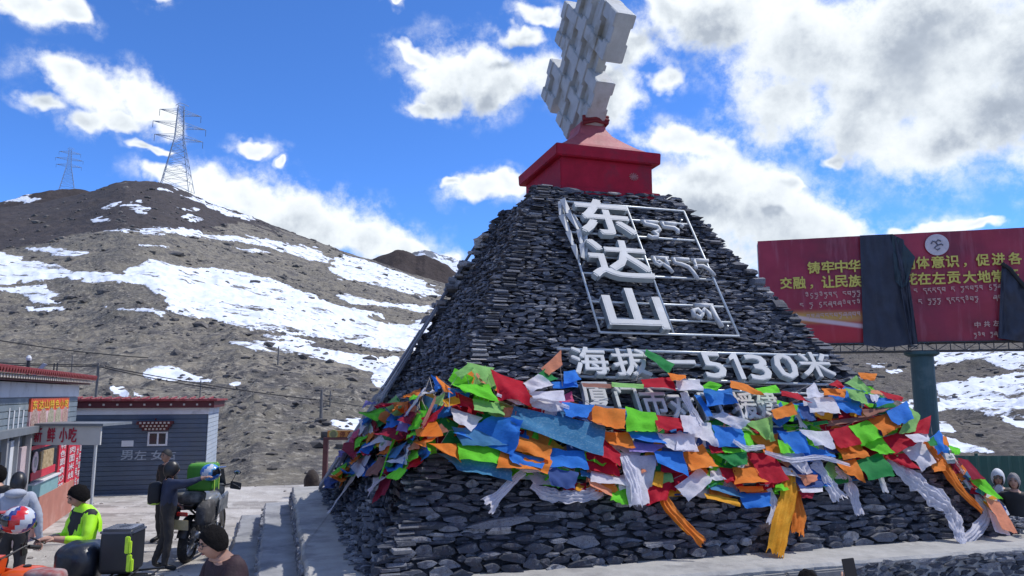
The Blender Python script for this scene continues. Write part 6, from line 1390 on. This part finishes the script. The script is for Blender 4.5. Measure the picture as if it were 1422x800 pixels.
def person(label, loc, rz, hgt=1.70, pose=None, top=None, legs=None, skinm=skin_m, sleeve=None, shoe=None, bulk=1.0, head=(0, 0), hair='short', hairm=hair_m, group=None, chestm=None):
    """local frame: +y the way the person faces, +x to the person's right; pose overrides joints (metres for a 1.70 m person)"""
    J = dict(pelvis=(0, 0, .93), waist=(0, .01, 1.05), chest=(0, .0, 1.25), neck0=(0, -.01, 1.42), neck1=(0, .0, 1.49),
             shR=(.17, -.01, 1.385), elR=(.24, -.03, 1.11), wrR=(.25, .05, .87), shL=(-.17, -.01, 1.385), elL=(-.24, -.03, 1.11), wrL=(-.25, .05, .87),
             hipR=(.09, 0, .90), knR=(.10, .03, .50), anR=(.10, -.02, .09), toR=(.11, .17, .03), hipL=(-.09, 0, .90), knL=(-.10, .03, .50), anL=(-.10, -.02, .09), toL=(-.11, .17, .03))
    J.update(pose or {}); J = {k: Vector(v) for k, v in J.items()}; b = bulk
    rad = dict(pelvis=(.150 * b, .115 * b), waist=(.150 * b, .110 * b), chest=(.170 * b, .120 * b), neck0=(.085, .075), neck1=(.060, .062), sh=(.070 * b, .070 * b), el=(.050 * b, .050 * b), wr=(.034, .036), hip=(.098, .10), kn=(.065, .066), an=(.048, .050), to=(.040, .030))
    names = list(J); nodes = [(J[k], *rad[k if k in rad else k[:2] if k[:2] in ('sh', 'el', 'wr', 'kn', 'an', 'to') else 'hip']) for k in names]; ix = {k: i for i, k in enumerate(names)}
    ed = [('pelvis', 'waist'), ('waist', 'chest'), ('chest', 'neck0'), ('neck0', 'neck1'), ('chest', 'shR'), ('shR', 'elR'), ('elR', 'wrR'), ('chest', 'shL'), ('shL', 'elL'), ('elL', 'wrL'), ('pelvis', 'hipR'), ('hipR', 'knR'), ('knR', 'anR'), ('anR', 'toR'), ('pelvis', 'hipL'), ('hipL', 'knL'), ('knL', 'anL'), ('anL', 'toL')]
    edges = [(ix[a], ix[c]) for a, c in ed]
    for s in 'RL':      # hand: palm, four unequal curled fingers, thumb off the side
        w = J['wr' + s]; d = (w - J['el' + s]).normalized(); sd = d.cross(Vector((0, 0, 1))); sd = sd.normalized() if sd.length > .1 else Vector((0, 1, 0)); up = sd.cross(d).normalized(); curl = -up
        p = w + d * .07; nodes.append((p, .036, .020)); pi = len(nodes) - 1; edges.append((ix['wr' + s], pi))
        for k, L in enumerate((.070, .080, .074, .058)):
            o = sd * ((k - 1.5) * .021); q0 = p + d * .02 + o; q1 = q0 + d * L * .55 + curl * .012; q2 = q1 + d * L * .35 + curl * .03
            prev = pi
            for q, r_ in ((q0, .010), (q1, .009), (q2, .0075)): nodes.append((q, r_, r_)); edges.append((prev, len(nodes) - 1)); prev = len(nodes) - 1
        t0 = w + d * .03 - sd * .035; t1 = t0 + d * .03 - sd * .02 + curl * .01; t2 = t1 + d * .028 + curl * .018; prev = pi
        for q, r_ in ((t0, .012), (t1, .011), (t2, .009)): nodes.append((q, r_, r_)); edges.append((prev, len(nodes) - 1)); prev = len(nodes) - 1
    me = skin_mesh(nodes, edges)
    # fabric folds on the clothed surface, kept off hands
    mats = [top, legs, skinm, shoe or blk, sleeve or top, chestm or top]
    segs = [('pelvis', 'waist', 0), ('waist', 'chest', 5), ('chest', 'neck0', 0), ('neck0', 'neck1', 2), ('chest', 'shR', 5), ('shR', 'elR', 4), ('elR', 'wrR', 4), ('chest', 'shL', 5), ('shL', 'elL', 4), ('elL', 'wrL', 4), ('pelvis', 'hipR', 1), ('hipR', 'knR', 1), ('knR', 'anR', 1), ('anR', 'toR', 3), ('pelvis', 'hipL', 1), ('hipL', 'knL', 1), ('knL', 'anL', 1), ('anL', 'toL', 3)]
    co = np.empty(len(me.vertices) * 3); me.vertices.foreach_get('co', co); co = co.reshape(-1, 3)
    A = np.array([J[a] for a, _, _ in segs]); B = np.array([J[c] for _, c, _ in segs]); dd = B - A
    def nearest(P):
        t = np.clip(((P[:, None] - A) * dd).sum(2) / (dd * dd).sum(1), 0, 1); q = A + t[..., None] * dd; return ((P[:, None] - q) ** 2).sum(2).argmin(1)
    nr = nearest(co); hand = np.zeros(len(co), bool)
    for s in 'RL':
        w = np.array(J['wr' + s]); d = np.array((J['wr' + s] - J['el' + s]).normalized()); hand |= (((co - w) @ d > -.012) & (np.linalg.norm(co - w, axis=1) < .24) & np.isin(nr, [6, 9]))
    nor = np.empty(len(co) * 3); me.vertices.foreach_get('normal', nor); nor = nor.reshape(-1, 3)
    sd_ = frnd.uniform(0, 99); fold = np.array([mnoise.noise(Vector((p[0] * 9, p[1] * 9, p[2] * 14 + sd_))) + .5 * mnoise.noise(Vector((p[0] * 24, p[1] * 24, p[2] * 30 + sd_))) for p in co])
    cl = ~hand & ~np.isin(nr, [3, 13, 17]); co = co + nor * (fold * .013 * cl + .006 * cl)[:, None]; me.vertices.foreach_set('co', co.ravel())
    pc = np.array([p.center for p in me.polygons]); ns = nearest(pc); mi = np.array([segs[i][2] for i in ns])
    for s in 'RL':
        w = np.array(J['wr' + s]); d = np.array((J['wr' + s] - J['el' + s]).normalized()); mi[(((pc - w) @ d > -.010) & (np.linalg.norm(pc - w, axis=1) < .24) & np.isin(ns, [6, 9]))] = 2
    for m_ in mats: me.materials.append(m_)
    me.polygons.foreach_set('material_index', mi.astype(np.int32))
    # head sculpted and joined into the same mesh
    nd, tn_ = head; hc = J['neck1'] + Vector((0, .025, .115)); HM = Matrix.Translation(J['neck1']) @ Matrix.Rotation(R(tn_), 4, 'Z') @ Matrix.Rotation(R(-nd), 4, 'X') @ Matrix.Translation((0, .02, .090))
    import bmesh
    bm = bmesh.new(); bm.from_mesh(me); n, m2 = 20, 16; rows = []
    for i in range(m2 + 1):
        th = math.pi * i / m2; row = []
        for k in range(n):
            a = 2 * math.pi * k / n; v = Vector((math.sin(th) * math.sin(a) * .076, math.sin(th) * math.cos(a) * .098, math.cos(th) * .118))
            f = v.y / .098
            if v.z < 0: v.x *= 1 - .28 * (-v.z / .118); v.y *= 1 - .12 * (-v.z / .118) * (f > 0) - .30 * (-v.z / .118) * (f < 0)
            if f > .3 and abs(v.z - .012) < .02: v.y -= .007 * (abs(abs(v.x) - .03) < .02)
            if f > .6 and abs(v.x) < .02 and -.035 < v.z < .01: v.y += .020
            row.append(bm.verts.new(HM @ v))
        rows.append(row)
    for i in range(m2):
        for k in range(n):
            try: fc = bm.faces.new((rows[i][k], rows[i][(k + 1) % n], rows[i + 1][(k + 1) % n], rows[i + 1][k])); fc.material_index = 2; fc.smooth = True
            except ValueError: pass
    bm.to_mesh(me); bm.free()
    k = hgt / 1.70; e = empty('person', loc, rz, label=label, cat='person', group=group); e.scale = (k, k, k)
    o = bpy.data.objects.new('body', me); col.objects.link(o); o.parent = e
    for s in (-1, 1):
        mb = MB(); mb.ball((0, 0, 0), (.010, .016, .026), 8, 6); me2 = mb.mesh('ear'); me2.transform(HM @ Matrix.Translation((s * .074, .004, -.010))); child(link('ear', me2, skinm, None, True), e)
        mb = MB(); mb.ball((0, 0, 0), (.013, .006, .007), 8, 6); me2 = mb.mesh('eye'); me2.transform(HM @ Matrix.Translation((s * .030, .088, .012))); child(link('eye', me2, mat('eye_dark', (.02, .015, .012), .2), None, True), e)
        mb = MB(); mb.box((0, 0, 0), (.032, .01, .006)); me2 = mb.mesh('eyebrow'); me2.transform(HM @ Matrix.Translation((s * .030, .090, .032))); child(link('eyebrow', me2, hairm), e)
    mb = MB(); mb.ball((0, 0, 0), (.022, .006, .006), 8, 6); me2 = mb.mesh('mouth'); me2.transform(HM @ Matrix.Translation((0, .088, -.055))); child(link('mouth', me2, mat('lips', (.35, .12, .10), .5), None, True), e)
    if hair:
        vs = []; n, m2 = 26, 14; long_ = {'short': .66, 'long': .86, 'helmet': .82, 'hood': .90, 'cap': .52}[hair]; kk = {'short': 1.11, 'long': 1.10, 'helmet': 1.24, 'hood': 1.20, 'cap': 1.10}[hair]
        for i in range(m2 + 1):
            for q in range(n):
                a = 2 * math.pi * q / n; front = max(0, math.cos(a)); lim = long_ - {'short': .34, 'cap': .20, 'long': .52, 'helmet': .34, 'hood': .52}[hair] * front ** 1.2
                th = math.pi * lim * i / m2; v = Vector((math.sin(th) * math.sin(a) * .080, math.sin(th) * math.cos(a) * .102 - .006, math.cos(th) * .120)) * kk
                v *= 1 + (.09 if hair in ('short', 'long') else .02) * mnoise.noise(v * 34 + Vector((sd_, 0, 0))); vs.append(HM @ v)
        mb = MB(); mb.add(vs, [(i * n + q, i * n + (q + 1) % n, (i + 1) * n + (q + 1) % n, (i + 1) * n + q) for i in range(m2) for q in range(n)])
        o2 = mb.build({'short': 'hair', 'long': 'hair', 'helmet': 'hat', 'hood': 'hood', 'cap': 'cap'}[hair], hairm, None, smooth=True); child(o2, e)
    e['_hm'] = 1; del e['_hm']
    return e, HM
def phone(label, M, s=1.0):
    mb = MB(); mb.box((0, 0, 0), (.078 * s, .010, .16 * s), None); me = mb.mesh('phone'); 
    e = empty('phone', (0, 0, 0), label=label, cat='phone'); e.matrix_world = M
    o = mb.build('case', mat('phone_case', (.02, .018, .02), .35), None, bevel=.003); o.parent = e
    mb = MB(); mb.box((0, .0062, 0), (.070 * s, .002, .145 * s)); o = mb.build('screen', mat('phone_screen', (.035, .04, .05), .1, .05, 3, spec=.8), None); o.parent = e
    return e
blackc = mat('black_cloth', (.012, .013, .016), .8, .3, 10, bump=.4)
limec = mat('hi_vis_jacket', (.42, .88, .02), .5, .08, 6, bump=.3, bscale=10)
navyc = mat('navy_jacket', (.022, .032, .070), .7, .2, 8, bump=.5, bscale=10)
greyc = mat('pale_grey_jacket', (.36, .39, .46), .7, .12, 6, bump=.5, bscale=10)
dtro = mat('dark_trousers', (.025, .024, .026), .8, .25, 10, bump=.4)
# facing -x: rotate local +y to -x => rz = 90 deg
def at_px(x, Y, z=0): p = gY(x, 700, Y); return Vector((p.x, Y, z))
p1, _ = person('man in a hi-vis yellow and black jacket looking down at a phone', at_px(117, 8.4), R(142), 1.70, dict(elL=(-.235, .05, 1.12), wrL=(-.10, .29, 1.16), elR=(.22, .06, 1.12), wrR=(.05, .33, 1.15), chest=(0, -.01, 1.25), neck1=(0, .015, 1.49)), top=blackc, legs=dtro, sleeve=limec, chestm=blackc, head=(22, 0), hair='short', bulk=1.2)
Mw = Matrix.Translation(at_px(117, 8.4)) @ Matrix.Rotation(R(142), 4, 'Z')
# lime yoke over the shoulders, part of the jacket
vs = []; n = 20
for (z, rx_, ry_, dy) in ((1.20, .215, .150, -.035), (1.30, .225, .150, -.03), (1.385, .215, .130, -.02), (1.435, .15, .11, -.01), (1.485, .072, .075, 0)):
    for q in range(n): a = 2 * math.pi * q / n; vs.append((math.sin(a) * rx_, -abs(math.cos(a)) * ry_ * .98 + dy if math.cos(a) < 0 else math.cos(a) * ry_ * .75 + dy, z + .02 * math.cos(a)))
fs = [(i * n + q, i * n + (q + 1) % n, (i + 1) * n + (q + 1) % n, (i + 1) * n + q) for i in range(4) for q in range(n) if math.cos(2 * math.pi * (q + .5) / n) < -.4 or i >= 2]
mb = MB(); mb.add(vs, fs); child(mb.build('jacket_yoke', limec, None, smooth=True), p1)
phone('phone held by the man in the hi-vis jacket', Mw @ Matrix.Translation((-.02, .44, 1.16)) @ Matrix.Rotation(R(-60), 4, 'X'), .95)
person('person in a pale grey hooded jacket and black helmet at the left edge', at_px(22, 10.0), R(25), 1.66, dict(wrR=(.30, .06, .80), elR=(.27, -.02, 1.08), chest=(0, .03, 1.24), neck1=(0, .06, 1.47)), top=greyc, legs=dtro, skinm=skin_m, sleeve=greyc, bulk=1.15, head=(15, 10), hair='helmet', hairm=mat('matt_black_helmet', (.014, .014, .016), .4, .2, 10))
mb = MB(); mb.ball((0, -.10, 1.43), (.13, .09, .06), 14, 8, nz=.15); hd = mb.build('hood', greyc, None, smooth=True); hd.parent = bpy.data.objects[[o.name for o in bpy.data.objects if o.get('label', '').startswith('person in a pale grey')][0]]
person('dark-haired person cut off by the left edge behind the grey jacket', at_px(-6, 10.6), R(5), 1.68, top=blackc, legs=dtro, hair='long', bulk=1.05)
p4, _ = person('rider in a navy jacket and black balaclava reaching out to the blue helmet', at_px(234, 11.85), R(-62), 1.62, dict(shR=(.18, .02, 1.38), elR=(.36, .20, 1.38), wrR=(.42, .44, 1.46), elL=(-.22, -.08, 1.13), wrL=(-.14, .12, 1.02), anL=(-.14, -.16, .09), toL=(-.16, .03, .03), knL=(-.12, -.02, .50)), top=navyc, legs=dtro, skinm=skin_m, hair='helmet', hairm=mat('matt_black_helmet', (.014, .014, .016)), bulk=1.32)
bag('backpack', 'small black backpack with a lime base on the back of the navy-jacketed rider', 'bag', at_px(214, 11.9, .98), (.20, .28, .34), R(22), blackc, None, .5, strap=None)
mb = MB(); mb.ball((0, 0, 0), (.10, .12, .035), 14, 8); o = mb.build('lime_base', limem, None, smooth=True); o.location = (0, 0, .02); o.parent = bpy.data.objects[[o_.name for o_ in bpy.data.objects if o_.get('label', '').startswith('small black backpack')][0]]
person('man in a black coat and cap standing behind the navy-jacketed rider', at_px(228, 14.0), R(150), 1.66, top=blackc, legs=dtro, hair='cap', hairm=blackc, bulk=1.0)
p6, _ = person('close man in a dark jacket bending over a phone at the bottom', at_px(318, 5.95), R(134), 1.70, dict(elL=(-.23, .10, 1.12), wrL=(-.06, .34, 1.14), elR=(.22, .10, 1.12), wrR=(.08, .36, 1.15), chest=(0, .02, 1.25), neck0=(0, .03, 1.41), neck1=(0, .07, 1.47)), top=mat('dark_maroon_jacket', (.030, .012, .016), .75, .3, 8, bump=.4), legs=dtro, head=(14, 0), hair='short', bulk=1.42, hairm=hair_m)
M6 = Matrix.Translation(at_px(318, 5.95)) @ Matrix.Rotation(R(134), 4, 'Z')
phone('phone in the hands of the close man in the dark jacket', M6 @ Matrix.Translation((.01, .47, 1.16)) @ Matrix.Rotation(R(-55), 4, 'X'))
glm = mat('glasses_frame', (.02, .02, .025), .3)
def glasses(e, HM, m, r_=.028, lens=None):
    mb = MB()
    for s in (-1, 1):
        ring = [HM @ Vector((s * .033 + r_ * math.cos(a), .100, .012 + r_ * .8 * math.sin(a))) for a in [2 * math.pi * q / 12 for q in range(13)]]; mb.tube(ring, .0025, 4); mb.tube([HM @ Vector((s * .06, .098, .015)), HM @ Vector((s * .08, .0, .01))], .0025, 4)
    mb.tube([HM @ Vector((-.006, .101, .016)), HM @ Vector((.006, .101, .016))], .0025, 4); g = child(mb.build('glasses', m, None), e)
    if lens:
        mb = MB()
        for s in (-1, 1): mb.lathe([(r_, 0), (r_, .003)], HM @ frame_mat((s * .033, .098, .012), (1, 0, 0), (0, 0, .8), (0, 1, 0)), 12)
        child(mb.build('lenses', lens, None), g)
glasses(p6, _, glm)
p7, h7 = person('person in a white hood and dark sunglasses by the green fence', at_px(1389, 11.2), R(150), 1.57, top=blackc, legs=dtro, hair='hood', hairm=mat('white_hood', (.62, .63, .64), .8, .08, 10), skinm=skin_m)
glasses(p7, h7, glm, .032, mat('dark_visor', (.012, .014, .02)))
mb = MB(); mb.ball((0, .06, 1.36), (.07, .05, .12), 12, 8, nz=.2); child(mb.build('white_scarf', mat('white_hood', (.6, .6, .6)), None, smooth=True), p7)
person('grey-haired person in black at the far right edge', at_px(1411, 10.9), R(140), 1.55, top=blackc, legs=dtro, hair='long', hairm=mat('grey_hair', (.20, .19, .19), .8, .3, 30))
p9, _ = person('dark-haired person at the bottom edge raising a phone to photograph the monument', at_px(1117, 5.1), R(-8), 1.52, dict(shR=(.17, .0, 1.40), elR=(.30, .16, 1.24), wrR=(.335, .26, 1.50), elL=(-.24, .0, 1.12), wrL=(-.22, .10, .9)), top=mat('plum_jacket', (.08, .04, .06), .7, .2, 8), legs=dtro, hair='short')
M9 = Matrix.Translation(at_px(1117, 5.1)) @ Matrix.Rotation(R(-8), 4, 'Z')
phone('dark phone raised on its end in front of the monument ledge', M9 @ Matrix.Translation((.335, .255, 1.475)) @ Matrix.Rotation(R(-8), 4, 'Y'), 1.05)
